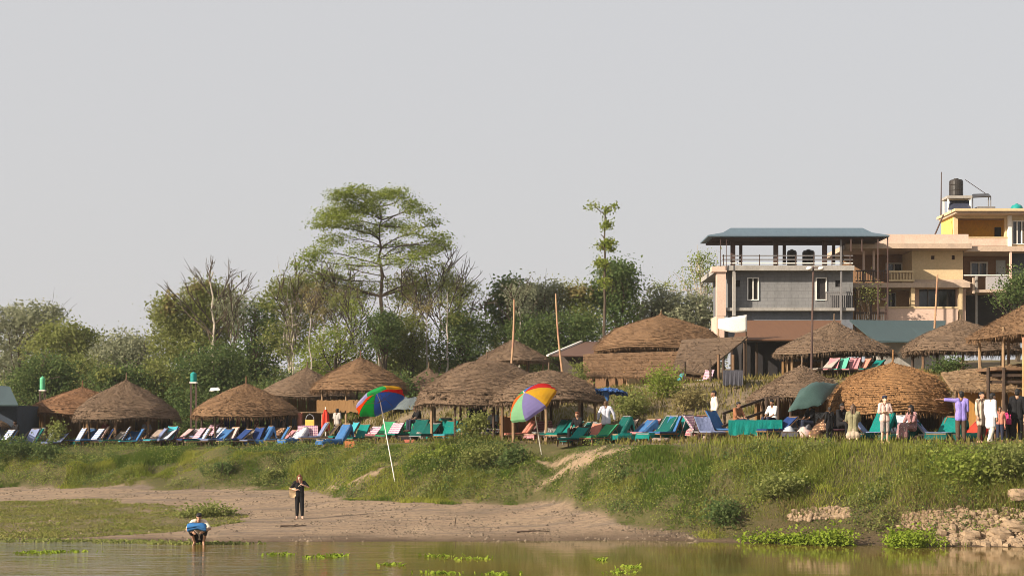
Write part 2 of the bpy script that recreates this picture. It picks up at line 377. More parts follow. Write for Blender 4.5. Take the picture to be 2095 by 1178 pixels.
m, t = nt('ground soil and sand'); co = obco(t)
def attr(n_): a = nd(t, 'ShaderNodeAttribute'); a.attribute_name = n_; return a.outputs['Fac']
na = noise(t, co, .55, 6, .7); nb = noise(t, co, 4, 6, .75); nc = noise(t, co, 22, 4, .7); nst = noise(t, co, .5, 5, .7, (.35, 2.2, 1))
sand = ramp(t, na, [(.3, (.37,.27,.18)), (.55, (.30,.215,.145)), (.75, (.22,.16,.11))])
sand = mixc(t, ramp(t, nst, [(.5, (0,0,0)), (.62, (.8,.8,.8))]), sand, (.17,.135,.11))
sand = mixc(t, ramp(t, nb, [(.46, (0,0,0)), (.66, (.75,.75,.75))]), sand, (.14,.105,.075))
sand = mixc(t, ramp(t, nc, [(.56, (0,0,0)), (.7, (.55,.55,.55))]), sand, (.42,.32,.22))
soil = ramp(t, nb, [(.3, (.15,.115,.06)), (.55, (.085,.085,.03)), (.8, (.20,.15,.09))])
trc = ramp(t, nb, [(.3, (.38,.28,.18)), (.7, (.27,.19,.12))])
col = mixc(t, attr('grass'), sand, soil); col = mixc(t, attr('trail'), col, trc)
wetf = nd(t, 'ShaderNodeMath', operation='MULTIPLY'); wetf.inputs[1].default_value = .85; t.links.new(attr('wet'), wetf.inputs[0])
col = mixc(t, wetf.outputs[0], col, (.07,.045,.028))
hh = nd(t, 'ShaderNodeMath', operation='ADD'); t.links.new(nb, hh.inputs[0]); t.links.new(nc, hh.inputs[1])
surf(t, col, .95, hh.outputs[0], .9, .09, spec=.15)
gr = build_np('ground', V, Q, m, None, Vector((0,0,0)))
for nm, a in (('grass', gm), ('trail', tm), ('wet', wm)):
    at_ = gr.data.attributes.new(nm, 'FLOAT', 'POINT'); at_.data.foreach_set('value', a.astype(np.float32).ravel())
gr.data.polygons.foreach_set('use_smooth', [True]*len(gr.data.polygons))
tag(gr, 'sandy river beach rising to a grassy bank and hillside', 'ground', kind='structure')

# ------------------------------------------------------------------ river
m, t = nt('river water'); co = obco(t)
wa = noise(t, co, 1.0, 3, .55, (.28, 1.25, 1)); wb = noise(t, co, 2.6, 3, .6, (.5, 2.0, 1))
sx = nd(t, 'ShaderNodeSeparateXYZ'); t.links.new(co, sx.inputs[0])
def mathn(op, a, b=None, c=None):
    n = nd(t, 'ShaderNodeMath', operation=op)
    for s_, v in zip(n.inputs, (a, b, c)):
        if v is None: continue
        if hasattr(v, 'links'): t.links.new(v, s_)
        else: s_.default_value = v
    return n.outputs[0]
mr = nd(t, 'ShaderNodeMapRange'); mr.inputs[1].default_value = -11; mr.inputs[2].default_value = 1; mr.inputs[3].default_value = 1; mr.inputs[4].default_value = .035
t.links.new(mathn('ADD', sx.outputs[0], mathn('MULTIPLY', noise(t, co, .12, 2), 6.0)), mr.inputs[0])
hgt = mathn('MULTIPLY', mathn('ADD', wa, mathn('MULTIPLY', wb, .45)), mr.outputs[0])
b = surf(t, ramp(t, noise(t, co, .25, 3), [(.35, (.085,.075,.018)), (.7, (.14,.085,.025))]), .06, hgt, .55, .16, spec=.5); b.inputs['IOR'].default_value = 1.33
mb = MB(); mb.add([(-900,-250,0),(900,-250,0),(900,56,0),(-900,56,0)], [(0,1,2,3)])
tag(mb.build('river', m), 'calm brown river water along the sandy shore', 'water', kind='structure')

# ------------------------------------------------------------------ grass (uncountable): loose blades on bank, terrace and patch
def blades(name, X, Y, h, wd, mat, label, lean=.95, seed=3):
    r = np.random.default_rng(seed); n = len(X); Z = zt(X, Y)-.03
    a = r.random(n)*2*np.pi; la = r.random(n)*2*np.pi; ln = np.minimum(h*lean*r.random(n)*1.3, .22)
    dx, dy = np.cos(a)*wd/2, np.sin(a)*wd/2; lx, ly = np.cos(la)*ln, np.sin(la)*ln
    p0 = np.stack([X-dx, Y-dy, Z], -1); p1 = np.stack([X+dx, Y+dy, Z], -1)
    p2 = np.stack([X+dx*.8+lx*.35, Y+dy*.8+ly*.35, Z+h*.55], -1); p3 = np.stack([X-dx*.8+lx*.35, Y-dy*.8+ly*.35, Z+h*.55], -1)
    p4 = np.stack([X+lx, Y+ly, Z+h], -1)
    V = np.stack([p0,p1,p2,p3,p4], 1).reshape(-1, 3); b0 = np.arange(n)[:,None]*5
    T = np.concatenate([b0+np.array([0,1,2]), b0+np.array([0,2,3]), b0+np.array([3,2,4])], 0)
    o = build_np(name, V, T, mat, None, Vector((0,0,0)))
    return tag(o, label, 'grass', kind='stuff')
grass_m = leafmat('meadow grass', (.115,.165,.02), (.17,.21,.032), (.25,.245,.065), .4, .9)
grass_d = leafmat('dark grass', (.055,.11,.02), (.09,.145,.026), (.14,.175,.035), .4, .9)
dry_m = leafmat('dry grass', (.26,.19,.09), (.20,.15,.07), (.14,.13,.05), .3, .8)
weed_m = leafmat('low weeds', (.13,.17,.035), (.18,.21,.045), (.27,.23,.09), .35, .9)
def sample(n, x0, x1, ylo, yhi, seed):
    r = np.random.default_rng(seed); x = r.uniform(x0, x1, n)
    lo = np.interp(x, gx, ylo) if hasattr(ylo, '__len__') else ylo; hi = np.interp(x, gx, yhi) if hasattr(yhi, '__len__') else yhi
    return x, lo+(hi-lo)*r.random(n), r
# tall grass of the bank
x, yv, r = sample(540000, -31, 22, FTY-1.3, TPY+2.2, 21)
g, tr, wt, pt = masks(x, yv); fr = np.interp(x, gx, FTY); tp_ = np.interp(x, gx, TPY); up = np.clip((yv-fr)/(tp_-fr), 0, 1.3)
patchy = vnoise(x, yv, 1.1, 31); px_ = CX+x*F/yv
keep = (r.random(len(x)) < np.clip(g*1.3-.15, 0, 1)*np.clip(.05+patchy*1.7, .12, 1)*np.where(vnoise(x, yv, 2.4, 40)+.25*vnoise(x, yv, .6, 42) < .30, .12, 1)) & (up < 1.28)
hgt = .60*(.07+.36*np.clip(vnoise(x, yv, 1.6, 33)*2.6-1.15, 0, 1)**1.2+.12*np.clip(vnoise(x, yv, .7, 34)*1.6-.3, 0, 1)+.08*patchy)*(.45+.9*r.random(len(x)))
hgt = hgt*np.clip(1.55-up*1.2, .22, 1)*np.where(up < .12, .55, 1)
hgt = hgt*np.where((px_ > 1290) & (px_ < 1500) & (up < .75), .6, 1)*np.where((px_ > 1060) & (px_ < 1290), .5, 1)
dryf = (px_ > 1560)*np.clip(1-(up-.08)/.42, 0, 1)*vnoise(x, yv, 1.5, 35)*1.1
isdry = r.random(len(x)) < dryf; dk = vnoise(x, yv, 2.9, 37) > .56
br_ = vnoise(x, yv, 1.5, 39) > .58
k = keep & ~isdry & ~dk & br_; blades('bright_bank_grass', x[k], yv[k], hgt[k]*.9, .016+.02*r.random(k.sum()), leafmat('bright grass', (.18,.225,.025), (.25,.28,.04), (.33,.31,.08), .4, .9), 'bright yellow green grass in patches over the river bank')
k = keep & ~isdry & ~dk & ~br_; blades('bank_grass', x[k], yv[k], hgt[k], .016+.02*r.random(k.sum()), grass_m, 'green grass covering the river bank below the loungers')
k = keep & ~isdry & dk; blades('dark_bank_grass', x[k], yv[k], hgt[k]*1.05, .018+.022*r.random(k.sum()), grass_d, 'darker green grass clumps spread over the river bank')
k = keep & isdry; blades('dry_bank_grass', x[k], yv[k], hgt[k]*.9, .014+.016*r.random(k.sum()), dry_m, 'dry straw coloured grass on the lower right bank')
# clods and litter on the sand
x, yv, r = sample(9000, -24, 6, WLY, FTY, 61); g, tr, wt, pt = masks(x, yv); k = (r.random(len(x)) < (1-g)*np.clip(vnoise(x, yv, 1.1, 62)*2-.5, .05, 1)); x, yv = x[k], yv[k]; n = len(x); z = zt(x, yv); s_ = .012+.05*r.random(n)**3
a = r.random(n)*6.28; T4 = np.stack([np.stack([x+s_*1.6*np.cos(a+q*2.09), yv+s_*1.2*np.sin(a+q*2.09), z-.01], -1) for q in range(3)]+[np.stack([x+r.normal(size=n)*s_*.3, yv, z+s_*1.1], -1)], 1).reshape(-1,3)
b0 = np.arange(n)[:,None]*4; tag(build_np('beach_litter', T4, np.concatenate([b0+np.array([0,1,3]), b0+np.array([1,2,3]), b0+np.array([2,0,3])]), leafmat('clods', (.06,.045,.035), (.14,.105,.075), (.27,.21,.15), 0, 2), None, Vector((0,0,0))), 'small clods and litter strewn over the sandy beach', 'litter', kind='stuff')
# low weeds of the beach patch and slope behind
x, yv, r = sample(150000, -26, -8, 50.8, 67, 41); g, tr, wt, pt = masks(x, yv); k = (r.random(len(x)) < pt*(.45+.55*np.clip(vnoise(x,yv,.9,51)*2.4-.75,0,1)))
blades('low_weeds', x[k], yv[k], .03+.08*r.random(k.sum())*(.3+vnoise(x[k], yv[k], .9, 5)), .035+.04*r.random(k.sum()), weed_m, 'low green weeds spreading over the left beach', 1.2)
x, yv, r = sample(120000, -14, 26, TPY+1.0, B1Y, 43); g, tr, wt, pt = masks(x, yv); k = (r.random(len(x)) < g*.6)
blades('slope_grass', x[k], yv[k], .12+.28*r.random(k.sum())*vnoise(x[k], yv[k], 1.4, 6)*1.5, .04+.03*r.random(k.sum()), leafmat('slope grass', (.11,.115,.025), (.15,.14,.04), (.20,.155,.06), .3, .6), 'short grass and weeds on the slope behind the terrace', .6)
x, yv, r = sample(60000, -42, -8, TPY+1.5, 118, 47); g, tr, wt, pt = masks(x, yv); k = r.random(len(x)) < .7
blades('meadow_grass', x[k], yv[k], .1+.25*r.random(k.sum()), .05+.04*r.random(k.sum()), grass_d, 'grass under the trees behind the left huts', .6)
# ------------------------------------------------------------------ thatched huts
PROF = {'cone': ([0,.04,.12,.35,.62,.90,1], [1,.95,.88,.68,.44,.19,0]),
        'bulge': ([0,.04,.12,.4,.68,.92,1], [1,.955,.90,.71,.48,.22,0]),
        'dome': ([0,.04,.10,.3,.69,.9,.98,1], [1,.93,.88,.80,.56,.27,.1,0]),
        'ridge': ([0,.1,.35,.62,.93,1], [1,.985,.9,.68,.30,0]), 'bowl': ([0,.04,.1,.3,.69,.85,.94,.985,1], [1,.955,.93,.88,.70,.53,.36,.17,0]),
        'flat': ([0,.05,.15,.5,.8,.95,1], [1,.92,.82,.5,.2,.05,0])}
def strands(pts, dirs, ln, wd, r):
    """thin straw slivers: start points, directions"""
    n = len(pts); side = np.cross(dirs, r.normal(size=(n,3))); side /= np.linalg.norm(side, axis=1)[:,None]+1e-9
    a = pts-side*wd[:,None]/2; b = pts+side*wd[:,None]/2; c = pts+dirs*ln[:,None]
    return np.stack([a,b,c], 1).reshape(-1, 3)
def thatch_roof(parent, cx, cy, za, ze, Rx, Ry, prof, mat, layers, seed, seg=96, step=.006, fringe=.22):
    r = np.random.default_rng(seed); us, hs = PROF[prof]; Hh = za-ze; layers = int(layers*2.9)
    ph = r.random(8)*6.28
    def wob(a, z): return 1+.028*np.sin(2*a+ph[0])+.022*np.sin(3*a+ph[1]+z*2)+.013*np.sin(7*a+ph[2]+z*5)+.007*np.sin(13*a+ph[3]-z*3)
    ang = np.arange(seg)*2*np.pi/seg; rings = []
    uu = np.linspace(0, 1, 200); arc = np.concatenate([[0], np.cumsum(np.hypot(np.diff(uu)*Rx, np.diff(np.interp(uu, us, hs))*Hh))]); ls = np.interp(np.linspace(0, arc[-1], layers+1), arc, uu)
    edges = []
    def ring(u, drop=0, jag=0):
        h = np.interp(u, us, hs); rr = u*wob(ang, h)
        z = ze+Hh*h-drop+jag*r.normal(size=seg)+.02*np.sin(5*ang+ph[4]+u*9)+.045*u*np.sin(3*ang+ph[5])
        return np.stack([cx+Rx*rr*np.cos(ang), cy+Ry*rr*np.sin(ang), z], -1)
    rings.append(ring(.012, -.02))
    for i in range(layers):
        u0, u1 = max(ls[i], .012), ls[i+1]
        rings.append(ring(u0*.6+u1*.4, -.01)); 
        e = ring(u1, step*(.2 if i < layers-1 else .8)*r.uniform(.3,1.5), .014); rings.append(e); edges.append((e, u1))
        if i < layers-1:
            rings.append(ring(u1*.982, step*1.2*r.uniform(.3,1.4), .006))
    # thickness under the eave and the inner cone
    rings.append(ring(.95, .10)); rings.append(ring(.5, .12)); rings.append(ring(.02, .25))
    V = np.concatenate(rings, 0); nr = len(rings)
    i, k = np.meshgrid(np.arange(nr-1), np.arange(seg), indexing='ij'); k2 = (k+1) % seg
    Q = np.stack([i*seg+k, (i+1)*seg+k, (i+1)*seg+k2, i*seg+k2], -1).reshape(-1, 4)
    tri = np.concatenate([Q[:,[0,1,2]], Q[:,[0,2,3]]], 0)
    SV = []
    for (e, u1) in edges:
        last = u1 > .999; n = int((2*np.pi*Rx*u1)*(60 if last else 22))+10
        kk = r.random(n)*seg; k0 = np.floor(kk).astype(int) % seg; f = (kk % 1)[:,None]
        p = e[k0]*(1-f)+e[(k0+1) % seg]*f; out = p-np.array([cx,cy,0]); out[:,2] = 0; out /= np.linalg.norm(out, axis=1)[:,None]+1e-9
        if last:
            d = out*(.12+.25*r.random((n,1)))+np.array([0,0,-1.0])+r.normal(size=(n,3))*.10
            ln = fringe*(.35+.9*r.random(n)); p = p-out*(.14*r.random((n,1)))
        else:
            d = out*.9+np.array([0,0,-.75])+r.normal(size=(n,3))*.28; ln = .04+.10*r.random(n)
        d /= np.linalg.norm(d, axis=1)[:,None]
        SV.append(strands(p, d, ln, .012+.022*r.random(n), r))
    # loose straw over the surface
    n = int(1500*Rx); a = r.random(n)*6.283; u = np.sqrt(r.random(n)); h = np.interp(u, us, hs)
    p = np.stack([cx+Rx*u*np.cos(a), cy+Ry*u*np.sin(a), ze+Hh*h+.01], -1); o_ = np.stack([np.cos(a), np.sin(a), -.45+0*a], -1)+r.normal(size=(n,3))*.35+np.array([0,0,.12])
    o_ /= np.linalg.norm(o_, axis=1)[:,None]; SV.append(strands(p, o_, .06+.18*r.random(n), .010+.018*r.random(n), r))
    S = np.concatenate(SV, 0); b0 = len(V); T = np.arange(len(S)).reshape(-1, 3)+b0
    return build_np('thatch_roof', np.concatenate([V, S], 0), np.concatenate([tri, T], 0), mat, parent)
def wall_ring(parent, cx, cy, Rx, Ry, z0, z1, a0, a1, mat, name='reed_wall', seed=1, n=None):
    """a screen of upright reeds following an arc"""
    r = np.random.default_rng(seed); n = n or int(abs(a1-a0)*max(Rx,Ry)*11)+3; mb = MB()
    for q in range(n):
        a = a0+(a1-a0)*q/(n-1); x, yv = cx+Rx*math.cos(a), cy+Ry*math.sin(a)
        t0, t1 = z0+r.normal()*.04, z1+r.normal()*.02
        mb.bar((x, yv, t0), (x+r.normal()*.015, yv+r.normal()*.015, t1), abs(a1-a0)*max(Rx,Ry)/n*1.08, .035)
    return mb.build(name, mat, parent)
def hut(label, px, apex_y, eave_y, half, D, prof='bulge', mat=None, layers=11, seed=1, posts=7, wall=None, flat=1.0, finial=.35, Ryf=1.0, drop=None, group='thatched huts on the river terrace', zg=None):
    cx = X_(px, D); Rr = half*D/F; za, ze = Z_(apex_y, D), Z_(eave_y, D); zg = float(zt(cx, D)) if zg is None else zg
    t_ = thing('thatched_hut', label, 'thatched hut', (cx, D, zg), group)
    rf = thatch_roof(t_, cx, D, za, ze, Rr, Rr*Ryf, prof, mat or thatch_a, layers, seed)
    r = random.Random(seed)
    if finial:
        mb = MB(); mb.tube([(cx, D, za-.3), (cx+.02, D, za+finial)], [.045, .03]); mb.build('finial', mat or thatch_a, rf)
    for q in range(posts):
        a = 2*math.pi*q/posts+.35+seed; x, yv = cx+Rr*.8*math.cos(a), D+Rr*Ryf*.8*math.sin(a); g = float(zt(x, yv))
        mb = MB(); mb.tube([(x, yv, g-.1), (x+r.uniform(-.03,.03), yv, (g+ze)/2), (x, yv, ze+.35)], [.07, .062, .055], 7); mb.build('post', r.choice([bamboo, wood, wood_dk]), t_)
    mb = MB(); n = 20; ring = [(cx+Rr*.8*math.cos(2*math.pi*i/n), D+Rr*Ryf*.8*math.sin(2*math.pi*i/n), ze+.05) for i in range(n+1)]; mb.tube(ring, .05, 5); mb.build('ring_beam', wood, t_)
    if wall:
        for (a0, a1, zt_, zb, mt) in wall:
            wall_ring(t_, cx, D, Rr*.86, Rr*Ryf*.86, zg+zb if zb is not None else zg, (ze+.02 if zt_ is None else zg+zt_), R(a0), R(a1), mt, seed=seed)
    return t_
BK = (15, 165, None, 0, reed)      # reed screen round the back
hut('small thatched hut half hidden behind its neighbour at the far left', 168, 791, 846, 112, 88, 'bulge', thatch_c, 9, 1, wall=[(20,170,None,0,reed)])
hut('round thatched hut with a reddish peaked top near the left edge', 258, 776, 857, 106, 82, 'bulge', thatch_b, 13, 2, wall=[(60,165,None,0,reed), (10,55,None,0,wood_dk)], posts=8)
hut('broad thatched hut with sagging eaves behind the blue lounger row', 503, 783, 852, 110, 81, 'bulge', thatch_a, 12, 3, posts=8, wall=[(25,80,.9,0,wood_dk)])
hut('thatched hut roof squeezed behind two bigger huts left of the parasol', 628, 751, 812, 102, 91, 'cone', thatch_b, 10, 4, wall=[BK])
hut('high thatched hut with a steep peak above the left rainbow parasol', 737, 730, 800, 101, 86, 'bulge', thatch_a, 10, 5, wall=[(190,350,.0+.9,.25,reed)])
hut('low small thatched hut between the peaked hut and the two tier hut', 877, 752, 797, 58, 96, 'cone', thatch_b, 7, 6, posts=6, wall=[BK])
hut('upper thatched hut with a bamboo pole rising in front of its peak', 1050, 693, 741, 76, 93, 'cone', thatch_b, 9, 7, posts=6)
hut('large low thatched hut with a wide sloping roof in the middle', 995, 736, 830, 144, 70, 'ridge', thatch_b, 15, 8, posts=9, Ryf=.85, wall=[(20,160,.8,0,reed)])
hut('banded straw hut behind the yellow and purple parasol', 1122, 758, 822, 118, 65.5, 'ridge', thatch_b, 8, 9, posts=8, Ryf=.8, wall=[(100,165,1.0,.1,reed)])
hut('long humped thatched hall on the upper terrace beside the block building', 1352, 640, 717, 139, 88, 'dome', thatch_a, 14, 10, posts=10, Ryf=.75, finial=.15, wall=[(0,180,None,0,wood_dk)])
hut('striped thatched hut below the block building on the upper terrace', 1706, 656, 726, 122, 75, 'cone', thatch_b, 9, 11, posts=8, wall=[(20,160,.9,.05,reed)])
hut('low striped thatched hut under a dark green tarpaulin at its side', 1640, 745, 817, 108, 63, 'cone', thatch_b, 9, 12, posts=7, wall=[(30,170,None,0,reed)])
hut('big domed thatched hut with low hanging eaves on the right', 1826, 739, 846, 126, 59.5, 'bowl', thatch_d, 13, 13, posts=9, wall=[(20,170,None,.0,wood_dk)], finial=.45)
hut('thatched hut with a rounded dark left end under the cream building', 1965, 652, 722, 122, 70, 'bulge', thatch_b, 10, 14, posts=7, finial=.2)
hut('open thatched deck pavilion cut off by the right edge', 2112, 612, 692, 130, 58, 'flat', thatch_a, 10, 15, posts=6, finial=0)
hut('tiny thatched shade at the very left edge below the teal roof', -10, 838, 872, 46, 83, 'cone', thatch_b, 6, 16, posts=5, finial=0)

# lean-to of thatch in front of the hall
t_ = thing('thatched_lean_to', 'long straight thatched lean-to with a flat front below the humped hall', 'lean-to', P(1320, 790, 80), 'thatched huts on the river terrace')
g = 5.25
def slab_thatch(parent, p00, p10, p01, p11, nu, nv, mat, seed, fr=.2):
    """sloping thatch: p00-p10 ridge, p01-p11 eave"""
    r = np.random.default_rng(seed); p00, p10, p01, p11 = (Vector(p) for p in (p00, p10, p01, p11)); mb = MB()
    nrm = (p11-p01).cross(p00-p01).normalized()
    for i in range(nv):
        v0, v1 = i/nv, (i+1)/nv+.01; rows = []
        for v, lift in ((v0, .0), (v1, .022)):
            a, b_ = p00.lerp(p01, v), p10.lerp(p11, v)
            rows.append([a.lerp(b_, u/nu)+nrm*(lift+float(r.normal())*.010) for u in range(nu+1)])
        mb.sheet(rows, .10, nrm)
    n = int((p11-p01).length*60); f = r.random(n)[:,None]; e = np.array(p01)*(1-f)+np.array(p11)*f+np.array([0,0,.0])+np.array(nrm)*(r.random((n,1))*.12-.06)
    dn = np.array([0,-.15,-1.])+r.normal(size=(n,3))*.12; dn /= np.linalg.norm(dn, axis=1)[:,None]
    S = strands(e, dn, fr*(.3+r.random(n)), .02+.03*r.random(n), r); 
    n = int((p11-p01).length*(p01-p00).length*60); u, v = r.random((n,1)), r.random((n,1)); a = np.array(p00)*(1-v)+np.array(p01)*v; b_ = np.array(p10)*(1-v)+np.array(p11)*v
    dn = np.array((p01-p00).normalized())+r.normal(size=(n,3))*.3+np.array(nrm)*.15; dn /= np.linalg.norm(dn, axis=1)[:,None]
    S2 = strands(a*(1-u)+b_*u+np.array(nrm)*.05, dn, .1+.2*r.random(n), .02+.03*r.random(n), r); S = np.concatenate([S, S2])
    mb.add(S, np.arange(len(S)).reshape(-1,3)); return mb.build('thatch_roof', mat, parent)
slab_thatch(t_, P(1193,724,82), P(1452,716,82), P(1193,770,79.5), P(1432,772,79.5), 40, 7, thatch_a, 61)
slab_thatch(t_, P(1395,694,83.5), P(1530,688,83.5), P(1375,756,79.3), P(1438,764,79.3), 20, 8, thatch_b, 62, .12)
for px in (1215,1243,1262,1278,1330,1385,1428,1470,1500):
    mb = MB(); x = X_(px, 80); mb.tube([(x,80,5.0),(x,80,Z_(760 if px < 1450 else 725,80))], .08, 7); mb.build('post', wood if px != 1278 else reed, t_)
mb = MB(); mb.box(X_(1200,83.5), X_(1440,83.5), 83.4, 83.6, 5.0, Z_(735,83.5)); mb.build('back_wall', brown_w, t_)
mb = MB(); mb.box(X_(1283,83), X_(1312,83), 83.2, 83.32, Z_(800,83), Z_(768,83)); mb.build('lit_panel', cream_w, t_, False)

# ------------------------------------------------------------------ sheds and flat roofs on the upper terrace
def shed(name, label, roof_pts, roof_mat, wall_rect, wall_mat, D0, D1, th=.08, posts=(), extra=None):
    base = P((wall_rect[0]+wall_rect[1])/2, wall_rect[3], D0); t_ = thing(name, label, 'shed', base)
    mb = MB(); mb.sheet(roof_pts, th); mb.build('roof', roof_mat, t_)
    mb = MB(); s_ = lambda px: X_(px, D0); mb.box(s_(wall_rect[0]), s_(wall_rect[1]), D0+.3, D1, base.z-.6, Z_(wall_rect[2], D0)); mb.build('wall', wall_mat, t_)
    for px in posts:
        mb = MB(); mb.tube([(s_(px), D0, base.z-.5), (s_(px), D0, Z_(wall_rect[2], D0)-.05)], .07, 6); mb.build('post', wood_dk, t_)
    return t_
shed('sheet_roof_shed', 'wide brown sheet roofed shed in front of the block building', [[P(1500,694,84), P(1600,694,84), P(1720,694,84)], [P(1512,655,90), P(1600,655,90), P(1720,655,90)]], roof_br, (1520,1700,699,775), dark_in, 85.5, 90, posts=(1480,1497,1523,1548))
shed('tarpaulin_shed', 'low shed with a broad teal sheet roof below the cream building', [[P(1790,697,83), P(1860,698,83), P(1930,690,83)], [P(1738,654,89), P(1830,655,89), P(1935,656,89)]], roof_teal, (1800,1935,700,745), concrete_l, 84.5, 88)
t_ = shed('gabled_shed', 'dark pitched roof shed between the bamboo pole and the thatched hall', [[P(1122,727,95), P(1165,727,95), P(1216,727,95)], [P(1190,699,99), P(1200,699,99), P(1222,699,99)]], M('brown tile roof', (.13,.075,.055), (.09,.05,.04), 3, .8, .4, (1,6,1)), (1150,1216,724,775), M('dark brown wall', (.11,.085,.07), (.07,.055,.045), 2), 96, 99)
mb = MB(); mb.bar(P(1120,727,94.9), P(1190,698,98.9), .14, .10); mb.build('ridge_board', white_p, t_)
shed('metal_roof_shed', 'blue grey metal roofed shed cut off by the left edge', [[P(-60,826,80), P(0,827,80), P(37,827,80)], [P(-60,787,86), P(-10,788,86), P(20,790,86)]], roof_teal, (-60,32,829,885), M('navy board wall', (.035,.05,.075), (.025,.035,.05), 2), 82, 86)
# reed lean-to by the right side
t_ = thing('reed_lean_to', 'rough reed lean-to with an orange wall behind the man in purple', 'lean-to', ground(1985, 57.5))
slab_thatch(t_, P(1925,762,58.5), P(2100,742,58.5), P(1950,797,56.5), P(2100,797,56.5), 26, 5, thatchmat('thatch pale', (.38,.26,.15), (.24,.15,.085), (.10,.06,.04)), 63, .12)
mb = MB(); mb.box(X_(1955,57.6), X_(2105,57.6), 57.6, 57.7, 3.3, Z_(792,57.6)); mb.build('wall', M('orange board wall', (.50,.26,.07), (.40,.19,.05), 2, .85, .3, (6,6,.6)), t_)
for px in (1957,2003,2060):
    mb = MB(); x = X_(px, 57.0); mb.tube([(x,57.0,3.2),(x,57.0,Z_(796,57.0))], .05, 6); mb.build('post', wood_dk, t_)
# deck railing below the right pavilion
t_ = thing('timber_deck', 'dark timber deck with rails under the pavilion at the right edge', 'deck', ground(2070, 57.4))
mb = MB(); mb.box(X_(2018,57), X_(2150,57), 55.8, 59.5, Z_(757,56), Z_(751,56)); mb.build('floor', wood, t_)
for i, yy in enumerate((768, 781)):
    mb = MB(); mb.bar(P(2018,yy,55.75), P(2150,yy-1,55.75), .07, .10); mb.build('rail', wood_dk, t_)
for px in (2020,2052,2094,2130):
    mb = MB(); x = X_(px, 55.8); mb.tube([(x,55.7,3.1),(x,55.7,Z_(690 if px == 2094 else 752,55.8))], .085 if px == 2094 else .06, 7); mb.build('post', bamboo_red if px == 2094 else wood_dk, t_)
# staircase with rails
t_ = thing('timber_stair', 'dark timber hand rail and steps climbing beside the low striped hut', 'staircase', ground(1530, 60))
for k_, (dy) in enumerate((0, 26)):
    mb = MB(); mb.bar(P(1478,846+dy,59.4), P(1568,814+dy,60.5), .09, .09); mb.build('rail', wood_dk, t_)
for px, yy in ((1482,846),(1505,838),(1568,812),(1592,812)):
    x = X_(px, 60); mb = MB(); mb.tube([(x,60,float(zt(x,60))-.1),(x,60,Z_(yy,60))], .055, 6); mb.build('post', wood_dk, t_)
mb = MB(); mb.bar(P(1564,814,60.3), P(1594,812,60.3), .1, .1); mb.build('beam', wood_dk, t_)
mb = MB()
for i in range(9):
    px = 1488+i*9; mb.box(X_(px,60)-.28, X_(px,60)+.28, 59.7, 60.9, Z_(893-i*4.2,60)-.05, Z_(893-i*4.2,60))
mb.build('steps', wood, t_)
# dark green tarpaulin
def tarp(label, rows, mat, name='tarpaulin', th=.03, cat='tarpaulin'):
    mb = MB(); mb.sheet(rows, th); return tag(mb.build(name, mat, None, True), label, cat)
tarp_g = M('dark green tarpaulin', (.045,.085,.075), (.03,.06,.055), 2, .6, .4)
def lerpgrid(a, b, c, d, nu, nv, sag=0, amp=0, seed=1):
    r = random.Random(seed); rows = []
    for i in range(nv+1):
        v = i/nv; row = []
        for j in range(nu+1):
            u = j/nu; p = a.lerp(b, u).lerp(c.lerp(d, u), v); s_ = math.sin(math.pi*u)*math.sin(math.pi*v)
            row.append(p+Vector((0, r.uniform(-1,1)*amp, -sag*s_+r.uniform(-1,1)*amp)))
        rows.append(row)
    return rows
tarp('dark green tarpaulin slung between the low striped hut and the domed hut', lerpgrid(P(1612,840,57.0), P(1680,828,57.3), P(1640,792,59), P(1716,782,59.5), 10, 8, -.45, .03, 4), tarp_g)
tarp('grey blue net spread on the slope below the lean-to', lerpgrid(P(1262,812,75.5), P(1345,808,75), P(1272,796,76.8), P(1345,788,76.3), 14, 8, -.1, .06, 5), M('blue grey net', (.20,.27,.30), (.12,.165,.19), 8, .9, .6))
tarp('grey patterned net laid on the mound behind the left parasol', lerpgrid(P(762,838,81.0), P(850,836,80.5), P(800,815,83), P(862,812,82.5), 12, 6, -.1, .08, 6), M('pale net', (.17,.20,.20), (.08,.10,.11), 14, .9, .8))

# ------------------------------------------------------------------ poles
def pole(name, label, cat, a, b, r0, r1, mat, bend=0):
    a, b = Vector(a), Vector(b); mb = MB(); n = 9; pts = [a.lerp(b, i/(n-1))+Vector((bend*math.sin(math.pi*i/(n-1)), 0, 0)) for i in range(n)]
    mb.tube(pts, [r0+(r1-r0)*i/(n-1) for i in range(n)], 7)
    for i in range(1, n-1): 
        d = Vector((0,0,1)); rr = r0+(r1-r0)*i/(n-1); mb.tube([pts[i]-d*.02, pts[i]+d*.02], rr*1.25, 7)
    return tag(mb.build(name, mat), label, cat, 'bamboo poles over the huts')
pole('bamboo_pole', 'tall slanting bamboo pole in front of the upper thatched hut peak', 'pole', P(1042,790,72), P(1052,612,72), .062, .04, bamboo_red, .06)
pole('bamboo_pole', 'tall reddish bamboo pole beside the dark gabled shed', 'pole', P(1151,765,70), P(1137,600,70), .055, .035, bamboo_red, -.05)
pole('bamboo_pole', 'brown bamboo pole standing before the cream building', 'pole', P(1912,672,78), P(1918,562,78), .055, .04, bamboo_red)
pole('bamboo_pole', 'short dark bamboo pole left of the pair before the thatched lean-to', 'pole', P(1402,792,73.5), P(1401,740,73.5), .06, .05, wood_dk)
pole('bamboo_pole', 'short dark bamboo pole right of the pair before the thatched lean-to', 'pole', P(1454,784,72.6), P(1453,734,72.6), .06, .05, wood_dk)
t_ = thing('lamp_post', 'thin dark lamp post with two white lamps before the block building', 'lamp post', P(1660,760,69))
mb = MB(); mb.tube([P(1660,760,69), P(1664,545,69)], [.055,.04], 7); mb.build('post', steel_dk, t_)
mb = MB(); mb.bar(P(1655,548,69), P(1680,547,69), .04); mb.build('arm', steel_dk, t_)
